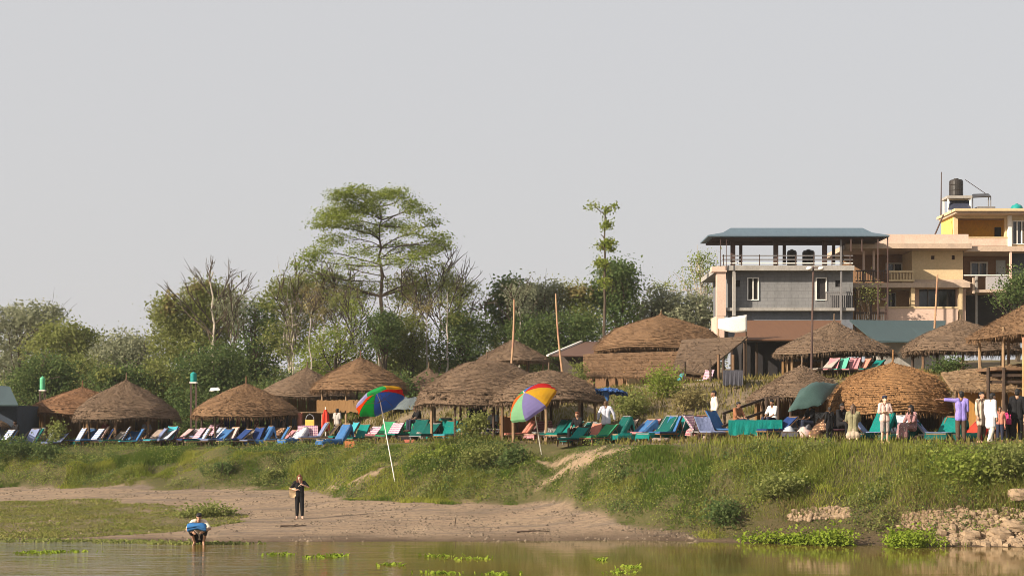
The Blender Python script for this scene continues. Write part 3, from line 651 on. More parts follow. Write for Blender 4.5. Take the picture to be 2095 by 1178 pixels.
for px in (1656, 1680):
    mb = MB(); c = P(px, 549, 68.95); mb.ell(c, .14, .12, .09); mb.build('lamp', white_p, t_, True)

# ------------------------------------------------------------------ rainbow parasols
PCOL = {k: leafmat('canopy '+k, c, tuple(x*.94 for x in c), tuple(min(1,x*.9+.05) for x in c), .7, 2.5) for k, c in dict(red=(.75,.03,.03), orange=(.85,.22,.03), yellow=(.82,.52,.03), green=(.03,.50,.14), mint=(.38,.70,.42), purple=(.34,.30,.60), blue=(.10,.25,.62), violet=(.52,.49,.74)).items()}
def parasol(label, hub, foot, Rad, hgt, cols, ax, pole_r=.021, n_sub=6, spin=0.0, name='parasol'):
    hub, foot = Vector(hub), Vector(foot); ax = Vector(ax).normalized()
    q = Vector((0,0,1)).rotation_difference(ax); t_ = thing(name, label, 'parasol', foot)
    ns = len(cols)
    def pt(a, u):
        sag = 1-.10*u*u*(.5-.5*math.cos(ns*a)); r_ = Rad*math.sin(u*1.12)/math.sin(1.12); z = hgt*(math.cos(u*1.12)-math.cos(1.12))/(1-math.cos(1.12))
        return hub+q@Vector((r_*math.cos(a+spin)*sag, r_*math.sin(a+spin)*sag, z-hgt))
    for i, c in enumerate(cols):
        rows = []
        for k_ in range(8):
            u = max(.02, k_/7); rows.append([pt(2*math.pi*(i+j/n_sub)/ns, u) for j in range(n_sub+1)])
        rows.append([p-ax*.10 for p in rows[-1]])
        mb = MB(); mb.sheet(rows, .008, ax); o = mb.build('canopy_panel', PCOL[c], t_, False)
        mb = MB(); mb.tube([pt(2*math.pi*i/ns, u/6)-ax*.015 for u in range(1, 7)], .009, 5); mb.tube([hub-ax*hgt*1.15, pt(2*math.pi*i/ns, .55)-ax*.02], .008, 4); mb.build('rib', steel, t_)
    mb = MB(); j_ = hub-ax*(hgt*1.1); mb.tube([foot+(foot-j_).normalized()*.25, j_, hub-ax*.02], pole_r, 8); mb.build('pole', white_p, t_)
    mb = MB(); mb.tube([hub-ax*.03, hub+ax*.10], [.04,.015], 8); mb.build('tip', white_p, t_)
    return t_
D1_ = hit(808, 985)
parasol('rainbow parasol tilted back on a long white pole stuck in the bank', P(770,803,D1_+.4), P(808,985,D1_), 1.06, .40, ['violet','green','yellow','red','blue','blue','green','orange'], (-.38,.38,.82), spin=R(-157))
parasol('rainbow parasol tipped low showing yellow, purple and mint panels', P(1073,803,60.2), ground(1108, 61.6), 1.08, .52, ['purple','yellow','red','blue','green','orange','mint'], (-.58,-.36,.74), spin=R(-118))
t_ = thing('parasol', 'half folded blue patterned parasol above the man in the pale shirt', 'parasol', ground(1247, 63.5))
mb = MB(); b0 = ground(1247,63.5); mb.tube([b0, P(1243,808,63.5)], .025, 7); mb.build('pole', wood_dk, t_)
rr = random.Random(5); mb = MB(); mb.sheet(lerpgrid(P(1218,796,62.9), P(1282,802,63.3), P(1222,806,64.1), P(1285,808,64.2), 16, 8, -.18, .05, 8), .03); mb.build('canopy', plaid('blue pattern', (.06,.17,.42), (.55,.65,.75), (.02,.05,.18), 7, 'dots'), t_)
mb = MB(); mb.cap(P(1240,800,63.3), P(1243,818,63.3), .16, .05); mb.build('folded_cloth', M('blue cloth', (.04,.12,.30), (.02,.06,.17)), t_, True)
# ------------------------------------------------------------------ block building and cream building
def wall_holes(mb, D, rect, th, holes):
    """upright wall facing the river at depth D; rect and holes in picture units of that depth"""
    xs = sorted({rect[0], rect[1], *[h[0] for h in holes], *[h[1] for h in holes]}); ys = sorted({rect[2], rect[3], *[h[2] for h in holes], *[h[3] for h in holes]})
    for a, b in zip(xs[:-1], xs[1:]):
        for c, d in zip(ys[:-1], ys[1:]):
            mx, my = (a+b)/2, (c+d)/2
            if any(h[0] < mx < h[1] and h[2] < my < h[3] for h in holes): continue
            mb.box(X_(a,D), X_(b,D), D, D+th, Z_(d,D), Z_(c,D))
def pbox(name, mat, parent, px0, px1, py0, py1, D, dep):
    mb = MB(); mb.box(X_(px0,D), X_(px1,D), D, D+dep, Z_(py1,D), Z_(py0,D)); return mb.build(name, mat, parent)
def window(parent, px0, px1, py0, py1, D, frame_mat, bars=1, th=2.2, open_=False):
    mb = MB(); e = .06
    for (a, b, c, d) in ((px0,px0+th,py0,py1), (px1-th,px1,py0,py1), (px0+th,px1-th,py0,py0+th), (px0+th,px1-th,py1-th,py1)):
        mb.box(X_(a,D), X_(b,D), D-e, D+.06, Z_(d,D), Z_(c,D))
    for i in range(bars):
        c = px0+(px1-px0)*(i+1)/(bars+1); mb.box(X_(c-.9,D), X_(c+.9,D), D-e+.01, D+.05, Z_(py1-th,D), Z_(py0+th,D))
    w_ = mb.build('window', frame_mat, parent)
    mb = MB(); mb.box(X_(px0+th,D)+.003, X_(px1-th,D)-.003, D+.07, D+.10, Z_(py1-th,D), Z_(py0+th,D)); p = mb.build('pane', glass if not open_ else dark_in, w_)
    ORG[p.name] = ORG[parent.name]; return w_
_b = MB.build
def build_sub(mb, name, mat, parent, root):
    ORG[parent.name] = ORG[root.name]; return mb.build(name, mat, parent)
G0 = 96.0
gb = thing('block_building', 'grey concrete block building with an open roof terrace under a metal canopy', 'building', P(1605, 700, G0))
mb = MB(); wh = [(1530,1551,569,613), (1670,1690,569,613), (1503,1514,573,587), (1709,1719,573,587)]
wall_holes(mb, G0, (1490,1745,553,631), .35, wh); mb.build('front_wall', concrete_blk, gb)
mb = MB(); mb.box(X_(1490,G0), X_(1490,G0)+.3, G0+.352, G0+7.2, Z_(690,G0), Z_(553,G0)); mb.box(X_(1745,G0)-.3, X_(1745,G0), G0+.352, G0+7.2, Z_(690,G0), Z_(553,G0)); mb.box(X_(1490,G0)+.3, X_(1745,G0)-.3, G0+6.9, G0+7.2, Z_(690,G0), Z_(553,G0)); mb.build('side_wall', concrete, gb)
pbox('inner_wall', concrete_l, gb, 1494, 1741, 555, 690, G0+3.5, .2)
pbox('lower_wall', M('blue grey block wall', (.17,.185,.215), (.125,.14,.165), 1.2, .92, .3, dirt=(.09,.095,.10)), gb, 1490, 1745, 636, 690, G0+.05, .3)
pbox('floor_ledge', concrete_l, gb, 1476, 1748, 629.5, 635.5, G0-.5, 1.2)
pbox('terrace_slab', concrete_l, gb, 1468, 1748, 543, 553, G0-.7, 8.4)
for px0, px1 in ((1466,1485),(1499,1505),(1719.5,1723)):
    pbox('column', pink_w if px0 == 1466 else steel if px0 == 1719.5 else concrete_l, gb, px0, px1, 553 if px0 != 1719.5 else 490, 646 if px0 != 1719.5 else 690, G0-.65, .42 if px0 != 1719.5 else .12)
pbox('column_cap', pink_w, gb, 1456, 1487, 545, 556, G0-.78, .7)
pbox('end_wall', pink_w, gb, 1466, 1482, 646, 690, G0-.64, 2.5)
for r_, b_, op in ((wh[0],0,1), (wh[1],0,1)):
    window(gb, r_[0]-1.5, r_[1]+1.5, r_[2]-1.5, r_[3]+1.5, G0-.003, white_p, 1 if r_[0] == 1530 else 0, 2.2, True)
for h in wh[2:]: pbox('vent', dark_in, gb, h[0]+.3, h[1]-.3, h[2]+.3, h[3]-.3, G0+.1, .1)
mb = MB()
for i in range(14): mb.bar(P(1690+i*4,598,G0-.25), P(1690+i*4,629,G0-.25), .05)
mb.bar(P(1688,598,G0-.25), P(1745,598,G0-.25), .07); mb.build('grille', steel, gb)
for yy in (523, 531, 538.5):
    mb = MB(); mb.bar(P(1478,yy,G0-.55), P(1745,yy,G0-.55), .05, .06); mb.bar(P(1478,yy,G0-.55), P(1478,yy,G0+2)+Vector((0,0,0)), .05, .06); mb.build('railing', steel if yy != 538.5 else white_p, gb)
for i in range(8):
    px = 1480+i*37; mb = MB(); mb.bar(P(px,521,G0-.55), P(px,543,G0-.55), .05); mb.build('railing_post', steel_dk, gb)
for i, (px, dd) in enumerate(((1500,0),(1516,2.2),(1588,0),(1605,2.2),(1688,0),(1706,2.2),(1722,2.2))):
    D = G0+dd; wd = 9 if dd == 0 else 6; pbox('canopy_post', steel_dk, gb, px-wd/2, px+wd/2, 486, 543 if dd == 0 else 541, D, wd*.03)
for px in (1474, 1486, 1796, 1816, 1763, 1741):
    mb = MB(); mb.bar(P(px,486,G0-1), P(px, 545 if px < 1500 else 655 if px in (1796,1816) else 514, G0-1), .07 if px > 1500 else .035); mb.build('canopy_prop', steel_dk, gb)
ez, rz_ = Z_(481,G0-1.2), Z_(465.5,G0)
xa, xb, xc, xd = X_(1448,G0-1.2), X_(1820,G0-1.2), X_(1496,G0), X_(1766,G0)
mb = MB(); ya, yb, yc, yd = G0-1.2, G0+2.6, G0+.2, G0+1.2; n_ = 10
def hip(u0, lift):
    return [(xa,ya,ez+lift),(xb,ya,ez+lift),(xb,yb,ez+lift),(xa,yb,ez+lift),(xa*.35+xc*.65,ya*.4+yc*.6,ez+.26+lift),(xb*.35+xd*.65,ya*.4+yc*.6,ez+.26+lift),(xb*.35+xd*.65,yb*.4+yd*.6,ez+.26+lift),(xa*.35+xc*.65,yb*.4+yd*.6,ez+.26+lift),(xc,yc,rz_+lift),(xd,yc,rz_+lift),(xd,yd,rz_+lift),(xc,yd,rz_+lift)]
top = hip(0, 0); bot = [(p[0],p[1],p[2]-.09) for p in top]
fs = []
for a in (0, 4):
    for k in range(4): k2 = (k+1) % 4; fs.append((a+k, a+k2, a+4+k2, a+4+k))
fs.append((8,9,10,11)); fs2 = [tuple(12+i for i in f[::-1]) for f in fs]; rim = [(k, 12+k, 12+(k+1) % 4, (k+1) % 4) for k in range(4)]
mb.add(top+bot, fs+fs2+rim); cr = mb.build('canopy_roof', roof_bl, gb)
mb = MB(); zz = ez-.17
for k_ in range(5): yy = ya+.4+(yb-ya-.8)*k_/4; mb.bar((xa+.3,yy,zz),(xb-.3,yy,zz),.08,.12)
build_sub(mb, 'roof_beam', steel_dk, cr, gb)
for px, pale in ((1620,0),(1654,0)):
    c = P(px, 542.7, G0+3); t_ = thing('water_tank', 'black water tank on the roof terrace, '+('left one of the pair under the canopy' if px == 1620 else 'wider one of the pair nearest the lamp post'), 'water tank', c, 'black tanks on the roof terrace')
    rr_ = .31 if px == 1620 else .39; mb = MB(); mb.lathe(c, [(rr_*.97,0),(rr_,.1),(rr_,.28),(rr_*.97,.31),(rr_,.34),(rr_,.58),(rr_*.97,.61),(rr_,.64),(rr_,.82),(rr_*.8,.93),(rr_*.3,.97)], 20); mb.build('body', blk_pl, t_, False)
    mb = MB(); mb.lathe(c, [(rr_*.32,.965),(rr_*.32,1.0),(rr_*.1,1.02)], 14); mb.build('lid', blk_pl, t_)
# white sheet hanging at the building's foot
t_ = thing('white_awning', 'white canvas sheet hung at the lower left corner of the block building', 'awning', P(1498, 720, 83.6)); mb = MB(); rows = []
for i in range(7):
    v = i/6; rows.append([P(1469+59*u, (653-9*u)*(1-v)+(672+9*math.sin(2.4*u))*v, 83.6-.05*math.sin(3*u)-.06*v) for u in [k_/12 for k_ in range(13)]])
mb.sheet(rows, .04); mb.build('canvas', M('white canvas', (.82,.78,.70), (.74,.69,.60), 2, .8, .2), t_, True)
for px in (1470,1527):
    mb = MB(); x = X_(px, 83.7); mb.tube([(x,83.72,5.2),(x,83.72,Z_(644 if px > 1500 else 652,83.7))], .04, 6); mb.build('post', bamboo, t_)

# cream building, several wings
C0 = 99.0
cb = thing('cream_building', 'cream and yellow three storey guest house with balconies and roof tanks', 'building', P(1920, 690, C0))
mb = MB(); wall_holes(mb, C0, (1866,1970,513,586), .3, [(1905,1912,523,531),(1947,1954,522,531)]); mb.box(X_(1866,C0), X_(1866,C0)+.3, C0+.302, C0+5, Z_(586,C0), Z_(513,C0)); mb.box(X_(1970,C0)-.3, X_(1970,C0), C0+.302, C0+5, Z_(586,C0), Z_(513,C0)); mb.build('bay_wall', cream_w, cb)
for a in (1905, 1947): pbox('vent', steel_dk, cb, a+.3, a+6.7, 522.5, 531, C0+.12, .1)
pbox('wing_back_wall', brown_w, cb, 1720, 1866, 508, 586, C0+2.6, .3)
pbox('wing_lower_wall', tan_w, cb, 1720, 1871, 588, 690, C0+2.0, .3)
mb = MB(); wall_holes(mb, C0+.3, (1866,1976,588,690), .3, [(1880,1957,590,631)]); mb.build('ground_floor_wall', pink_w, cb)
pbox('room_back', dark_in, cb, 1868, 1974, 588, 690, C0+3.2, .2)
window(cb, 1879.6, 1917, 589.5, 632, C0+.5, steel, 1, 1.5); window(cb, 1918, 1957.4, 589.5, 632, C0+.5, steel, 0, 1.5)
window(cb, 1812, 1846, 538, 560, C0+2.5, white_p, 1, 2); window(cb, 1812, 1833, 598, 630, C0+1.9, white_p, 1, 1.6)
pbox('balcony_floor', cream_d, cb, 1742, 1985, 578.5, 588, C0-.9, 3.6)
mb = MB(); mb.sheet([[P(1868,578.4,C0-.9), P(1975,578.4,C0-.9), P(1988,578.4,C0-.9)], [P(1868,572,C0-.06), P(1970,572,C0-.06), P(1972,572,C0-.06)]], .05); mb.build('ledge_skirt', cream_d, cb)
mb = MB(); mb.box(X_(1812,C0), X_(1864,C0), C0-.85, C0-.7, Z_(578.3,C0), Z_(574,C0)); mb.box(X_(1812,C0), X_(1864,C0), C0-.87, C0-.68, Z_(560,C0), Z_(556,C0))
for i in range(17): x = X_(1814+i*3, C0); mb.box(x, x+.045, C0-.80, C0-.75, Z_(574,C0), Z_(560,C0))
mb.build('balustrade', cream_w, cb)
mb = MB()
for i in range(20): x = X_(1748+i*3.3, C0); mb.box(x, x+.035, C0-.80, C0-.76, Z_(577,C0), Z_(558,C0))
mb.box(X_(1745,C0), X_(1812,C0), C0-.82, C0-.74, Z_(558,C0), Z_(555,C0)); mb.box(X_(1745,C0), X_(1812,C0), C0-.82, C0-.74, Z_(578.4,C0), Z_(576,C0)); mb.build('railing', steel_dk, cb)
for px in (1767.5, 1788):
    pbox('column', pink_w, cb, px-2, px+2, 513, 578, C0-.7, .14)
for px in (1867.5, 1966):
    pbox('column', cream_w, cb, px-4, px+4, 588.3, 690, C0-.8, .3)
mb = MB(); mb.box(X_(1742,C0), X_(1972,C0), C0-1.0, C0-.8, Z_(503,C0), Z_(483,C0)); mb.build('parapet', pink_w, cb)
mb = MB(); mb.box(X_(1722,C0), X_(1976,C0), C0-1.3, C0+6, Z_(512.7,C0), Z_(503,C0)); mb.build('roof_slab', cream_d, cb)
mb = MB(); mb.bar(P(1742,481.5,C0-.9), P(1972,481.5,C0-.9), .05)
for i in range(9): mb.bar(P(1745+i*28,481.5,C0-.9), P(1745+i*28,484,C0-.9), .04)
mb.build('parapet_rail', steel_dk, cb)
mb = MB(); mb.box(X_(1798,C0-1), X_(1958,C0-1), C0-1.2, C0-1.0, Z_(690,C0-1), Z_(631,C0-1)); mb.build('garden_wall', pink_w, cb)
mb = MB(); mb.box(X_(1796,C0-1), X_(1960,C0-1), C0-1.25, C0-.97, Z_(630.8,C0-1), Z_(627.5,C0-1)); mb.build('garden_wall_cap', cream_w, cb)
# right wing
pbox('right_back_wall', brown_w, cb, 1971, 2105, 513, 690, C0+2.4, .3)
pbox('right_slab', cream_d, cb, 1977, 2110, 503.5, 514, C0-.6, 4)
window(cb, 1985, 2020, 536, 566, C0+2.3, white_p, 1, 2.2)
d_ = pbox('door', M('pale door', (.52,.54,.52), (.44,.46,.45), 2), cb, 2038, 2057, 532, 580, C0+2.3, .08)
mb = MB(); mb.ell(P(2041,558,C0+2.26), .05,.05,.05); build_sub(mb, 'handle', steel, d_, cb)
pbox('right_balcony_wall', M('grey render', (.38,.36,.36), (.31,.29,.29), 1.5), cb, 2018, 2066, 566, 592, C0-.5, .15)
pbox('right_balcony_floor', cream_d, cb, 1989, 2070, 592.3, 598, C0-.5, 3)
mb = MB(); mb.bar(P(1972,563,C0-.45), P(2068,563,C0-.45), .07); mb.build('right_rail', white_p, cb)
for px in (2068, 1998): pbox('column', pink_w if px == 2068 else concrete_l, cb, px-2, px+2, 514.3 if px == 2068 else 565, 592 if px == 2068 else 690, C0-.55 if px == 2068 else C0-.1, .14)
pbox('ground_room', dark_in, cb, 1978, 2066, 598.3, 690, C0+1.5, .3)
pbox('far_dark_wall', M('dark slate render', (.05,.055,.065), (.035,.04,.045), 2), cb, 2072, 2110, 514.3, 690, C0+.6, .3)
# top storey
T0 = C0+.8
mb = MB(); wall_holes(mb, T0, (1952,2110,441,503), .25, [(1960,2056,446,486),(2071,2095,452,500)]); mb.build('top_wall', cream_w, cb)
pbox('loggia_wall', ochre_w, cb, 1955, 2066, 441, 503, T0+2.2, .2)
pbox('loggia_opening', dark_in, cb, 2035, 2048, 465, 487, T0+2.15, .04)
mb = MB(); mb.box(X_(1952,T0), X_(1952,T0)+.2, T0+.252, T0+3, Z_(503,T0), Z_(441,T0)); mb.build('loggia_side', yellow_w, cb)
pbox('loggia_parapet', pink_w, cb, 1966, 2062, 487, 503, T0-.12, .1)
pbox('loggia_cap', cream_w, cb, 1964, 2064, 484.5, 487, T0-.16, .2)
pbox('column', white_p, cb, 2063, 2070, 441, 503.4, T0-.25, .22)
window(cb, 2070.6, 2110, 451.6, 500.4, T0+.02, white_p, 3, 1.8)
mb = MB(); mb.box(X_(1946,T0), X_(2115,T0), T0-1.0, T0+2.9, Z_(441,T0), Z_(437,T0)); mb.build('top_slab_edge', cream_d, cb)
mb = MB(); mb.box(X_(1943,T0), X_(2115,T0), T0-1.2, T0+3.1, Z_(436.8,T0), Z_(431.5,T0)); mb.build('top_slab', cream_w, cb)
mb = MB(); mb.bar(P(1912,482,C0), P(1930,440,C0+1), .07); mb.build('down_pipe', steel_dk, cb)
pbox('chimney_pipe', cream_d, cb, 1990, 1994, 568, 600, C0-.7, .12)
# things on the roofs
D = T0+2; zt_ = Z_(431.5,T0)
t_ = thing('tank_stand', 'white steel stand with a dark panel carrying the black tank on the top roof', 'tank stand', (X_(1962,D), D, zt_))
for px in (1940,1985):
    for dd in (0, 1.1): mb = MB(); mb.bar((X_(px,D), D+dd, zt_), (X_(px,D), D+dd, Z_(402,D)), .09); mb.build('leg', white_p, t_)
mb = MB(); mb.box(X_(1937,D), X_(1988,D), D-.15, D+1.3, Z_(406,D), Z_(401,D)); mb.build('platform', concrete_l, t_)
mb = MB(); mb.sheet([[P(1940,428,D-.3), P(1986,428,D-.3)], [P(1944,410,D+.4), P(1984,410,D+.4)]], .05); mb.build('panel', M('solar panel', (.03,.035,.06), (.05,.055,.08), 2, .25, .05), t_)
c = Vector((X_(1961,D), D+.55, Z_(400.8,D))); t_ = thing('water_tank', 'tall black water tank raised on a white stand at the roof top', 'water tank', c)
mb = MB(); mb.lathe(c, [(.44,0),(.45,.1),(.45,.36),(.43,.39),(.45,.42),(.45,.72),(.43,.75),(.45,.78),(.45,1.0),(.40,1.1),(.15,1.16)], 22); mb.build('body', blk_pl, t_)
mb = MB(); mb.lathe(c, [(.16,1.155),(.16,1.2),(.05,1.22)], 14); mb.build('lid', blk_pl, t_)
t_ = thing('solar_heater', 'dark tilted solar panel on thin legs beside the roof tank', 'solar heater', (X_(2010,D), D, zt_))
mb = MB(); mb.sheet([[P(1986,403.5,D), P(2028,401.5,D)], [P(1990,397,D+1.2), P(2022,396,D+1.2)]], .06); mb.build('panel', blk_pl, t_)
for px in (1992,2024,2029): mb = MB(); mb.bar((X_(px,D), D+.2, zt_), (X_(px,D), D+.2, Z_(402,D)), .05); mb.build('leg', steel, t_)
mb = MB(); mb.bar(P(1975,368,D+.5), P(2016,396,D+.9), .03); mb.build('pipe', steel_dk, t_)
c = Vector((X_(2018,D), D+.4, zt_)); t_ = thing('water_tank', 'low pale grey water tank under the solar panel on the top roof', 'water tank', c)
mb = MB(); mb.box(c.x-.66, c.x+.66, c.y-.4, c.y+.4, c.z, c.z+.42); mb.build('body', concrete_l, t_); mb = MB(); mb.box(c.x-.56, c.x+.6, c.y-.36, c.y+.36, c.z+.425, c.z+.56); mb.build('lid', steel, t_)
c = Vector((X_(2082,D), D+.2, zt_)); t_ = thing('water_tank', 'teal plastic water tank at the right end of the top roof', 'water tank', c)
mb = MB(); mb.lathe(c, [(.36,0),(.38,.08),(.38,.3),(.36,.33),(.38,.36),(.38,.52),(.28,.66),(.1,.71)], 20); mb.build('body', teal_pl, t_); mb = MB(); mb.lathe(c, [(.11,.705),(.11,.75),(.04,.77)], 12); mb.build('lid', teal_pl, t_)
mb = MB(); mb.tube([P(1925,440,T0-.9), P(1926,352,T0-.9)], [.045,.025], 6); tag(mb.build('antenna_mast', steel_dk), 'thin dark antenna mast rising at the left edge of the top roof', 'mast')
# the scaffold stair between the two buildings
t_ = thing('steel_stair', 'dark steel stair tower with plants between the block and cream buildings', 'stair tower', P(1775, 690, 97.0))
for px in (1750,1782,1797,1813): mb = MB(); mb.bar(P(px,690,97), P(px,590,97), .10); mb.build('post', steel_dk, t_)
mb = MB(); mb.bar(P(1748,612,97), P(1815,612,97), .12); mb.bar(P(1748,640,97), P(1815,640,97), .12); mb.build('beam', steel_dk, t_)
mb = MB()
for i in range(14): mb.bar(P(1752+i*4.6,655-(i % 3),97.1), P(1752+i*4.6,641,97.1), .05)
mb.build('railing', white_p, t_)
mb = MB()
for i in range(11): px = 1752+i*5; mb.box(X_(px,97), X_(px+6,97), 97.2, 98.0, Z_(688-i*4.3,97)-.05, Z_(688-i*4.3,97))
mb.build('steps', tan_w, t_)
# ------------------------------------------------------------------ loungers
CL = {}
def cloth(name, *a, kind=None, s=9.):
    CL[name] = plaid('cloth '+name, *a, s=s, kind=kind) if kind else M('cloth '+name, a[0], tuple(x*.7 for x in a[0]), 2.5, .9, .5, spec=.1)
cloth('blue', (.045,.13,.30)); cloth('navy', (.02,.045,.15)); cloth('teal', (.006,.165,.145)); cloth('dteal', (.006,.085,.075)); cloth('cyan', (.05,.30,.36))
cloth('pink', (.48,.20,.22)); cloth('salmon', (.55,.21,.15)); cloth('cream', (.34,.30,.26)); cloth('white', (.42,.44,.48)); cloth('black', (.015,.015,.018)); cloth('greyblue', (.17,.20,.33))
cloth('green', (.03,.22,.10)); cloth('grey', (.18,.18,.20)); cloth('mint', (.10,.38,.28)); cloth('tan', (.29,.23,.19)); cloth('red', (.65,.05,.03)); cloth('dgrey', (.07,.07,.085))
cloth('plaid', (.40,.22,.28), (.18,.10,.20), (.60,.45,.45), kind='plaid'); cloth('rplaid', (.34,.13,.16), (.16,.06,.08), (.60,.36,.34), kind='plaid'); cloth('bplaid', (.30,.36,.48), (.06,.12,.30), (.60,.58,.55), kind='plaid')
cloth('stripe', (.58,.48,.45), (.12,.10,.12), (.55,.20,.20), kind='stripe', s=14); cloth('pstripe', (.62,.40,.38), (.65,.58,.52), (.20,.25,.40), kind='stripe', s=12)
cloth('floral', (.42,.36,.32), (.10,.08,.08), (.55,.35,.32), kind='dots'); cloth('bw', (.05,.05,.055), (.6,.57,.52), (.25,.24,.22), kind='dots', s=6); cloth('brownpat', (.25,.13,.07), (.62,.5,.33), (.10,.06,.04), kind='dots', s=6)
def proto_mesh(fn):
    mb = MB(); fn(mb); me = bpy.data.meshes.new('m'); me.from_pydata([tuple(p) for p in mb.v], [], mb.f); me.materials.append(None); me.update(); return me
def lsheet(mb, prof, w_, th, seed, drop=0., bulge=.02):
    """cloth following a side profile (y, z) across width w_; drop lets it hang over the sides"""
    r = random.Random(seed); rows = []; xs = [-1+2*i/8 for i in range(9)]
    for (yy, zz) in prof:
        row = []
        if drop: row += [Vector((-w_/2-.03, yy+.02, max(.05, zz-drop*(1+.2*r.uniform(-1,1))))), Vector((-w_/2-.035, yy, zz-.10))]
        row += [Vector((x*w_/2, yy+r.uniform(-1,1)*.008, zz+r.uniform(-1,1)*.01-bulge*(1-x*x))) for x in xs]
        if drop: row += [Vector((w_/2+.035, yy, zz-.10)), Vector((w_/2+.03, yy+.02, max(.05, zz-drop*(1+.2*r.uniform(-1,1)))))]
        rows.append(row)
    mb.sheet(rows[::-1], th)
def lerp2(a, b, n): return [(a[0]+(b[0]-a[0])*i/n, a[1]+(b[1]-a[1])*i/n) for i in range(n+1)]
SEAT = lerp2((-1.05,.33), (-.02,.35), 8)
VAR = []
for bi, (by, bz) in enumerate(((.50,1.13), (.60,1.04), (.70,.92))):      # steep, middling and low backs
    BACK = lerp2((.0,.36), (by-.04,bz-.02), 8); up_ = (by-.0, bz+.0)
    def rails(mb, up_=up_):
        for sx in (-.36, .36): mb.bar((sx,-1.08,.28),(sx,.25,.29),.05,.06); mb.bar((sx,-.0,.31),(sx,up_[0],up_[1]),.045,.05)
        mb.bar((-.36,-1.06,.28),(.36,-1.06,.28),.05); mb.bar((-.36,.22,.29),(.36,.22,.29),.05); mb.bar((-.36,up_[0],up_[1]),(.36,up_[0],up_[1]),.05)
    def props(mb, up_=up_):
        for sx in (-.33, .33): mb.bar((sx,up_[0]*.74,.31+(up_[1]-.31)*.74),(sx,up_[0]+.2,.0),.035)
        mb.bar((-.33,up_[0]+.1,.3),(.33,up_[0]+.1,.3),.03)
    VAR.append(dict(F=proto_mesh(rails), P=proto_mesh(props), B=[proto_mesh(lambda mb, s_=s_, B_=BACK: lsheet(mb, B_, .74, .05, s_, 0, .045)) for s_ in (1+bi*9,2+bi*9)],
        D=[proto_mesh(lambda mb, s_=s_, B_=BACK, u=up_: lsheet(mb, B_+[(u[0]+.06,u[1]-.03),(u[0]+.14,u[1]-.3),(u[0]+.18,u[1]-.58)], .80, .035, s_, .38, .03)) for s_ in (3+bi*9,4+bi*9)]))
meS = [proto_mesh(lambda mb, s_=s_: lsheet(mb, SEAT, .72, .06, s_, 0, .02)) for s_ in (5,6)]
meSd = [proto_mesh(lambda mb, s_=s_: lsheet(mb, [(-1.10,.10),(-1.09,.25)]+SEAT, .78, .03, s_, .22, .02)) for s_ in (7,8)]
meL = {(sx,sy): proto_mesh(lambda mb, sx=sx, sy=sy: mb.bar((sx,sy,-.06),(sx,sy,.28),.05)) for sx in (-.35,.35) for sy in (-.98,.12)}
def lpart(name, me, parent, mat):
    o = bpy.data.objects.new(name, me); COL.objects.link(o); o.parent = parent
    o.material_slots[0].link = 'OBJECT'; o.material_slots[0].material = mat; return o
LN = 0
def lounger(px, D, rz, col, label, seat=None, draped=False, sc=1.0, frame=None, z=None, px_y=None):
    global LN; LN += 1; rnd = random.Random(LN); D += rnd.uniform(-.35,.35) if z is None else 0; px += rnd.uniform(-3,3)
    b = ground(px, D) if z is None else Vector((X_(px, D), D, z))
    t_ = thing('lounger', label, 'lounger', b, 'beach loungers along the river terrace', R(rz+rnd.uniform(-24,24)), True); t_.scale = (min(sc,1.04)*rnd.uniform(.76,.93),)*3
    if seat is None and px < 620: seat = rnd.choice(['blue','navy','greyblue','dteal'])
    fm = frame or rnd.choice([wood, bamboo, wood_dk, wood_dk, steel])
    v_ = rnd.choice(VAR); lpart('frame', v_['F'], t_, fm); lpart('prop', v_['P'], t_, fm)
    for k_, me in meL.items(): lpart('leg', me, t_, fm)
    lpart('back_cover', rnd.choice(v_['D' if draped else 'B']), t_, CL[col]); lpart('seat_cover', rnd.choice(meSd if draped else meS), t_, CL[seat or col])
    return t_
A = -52
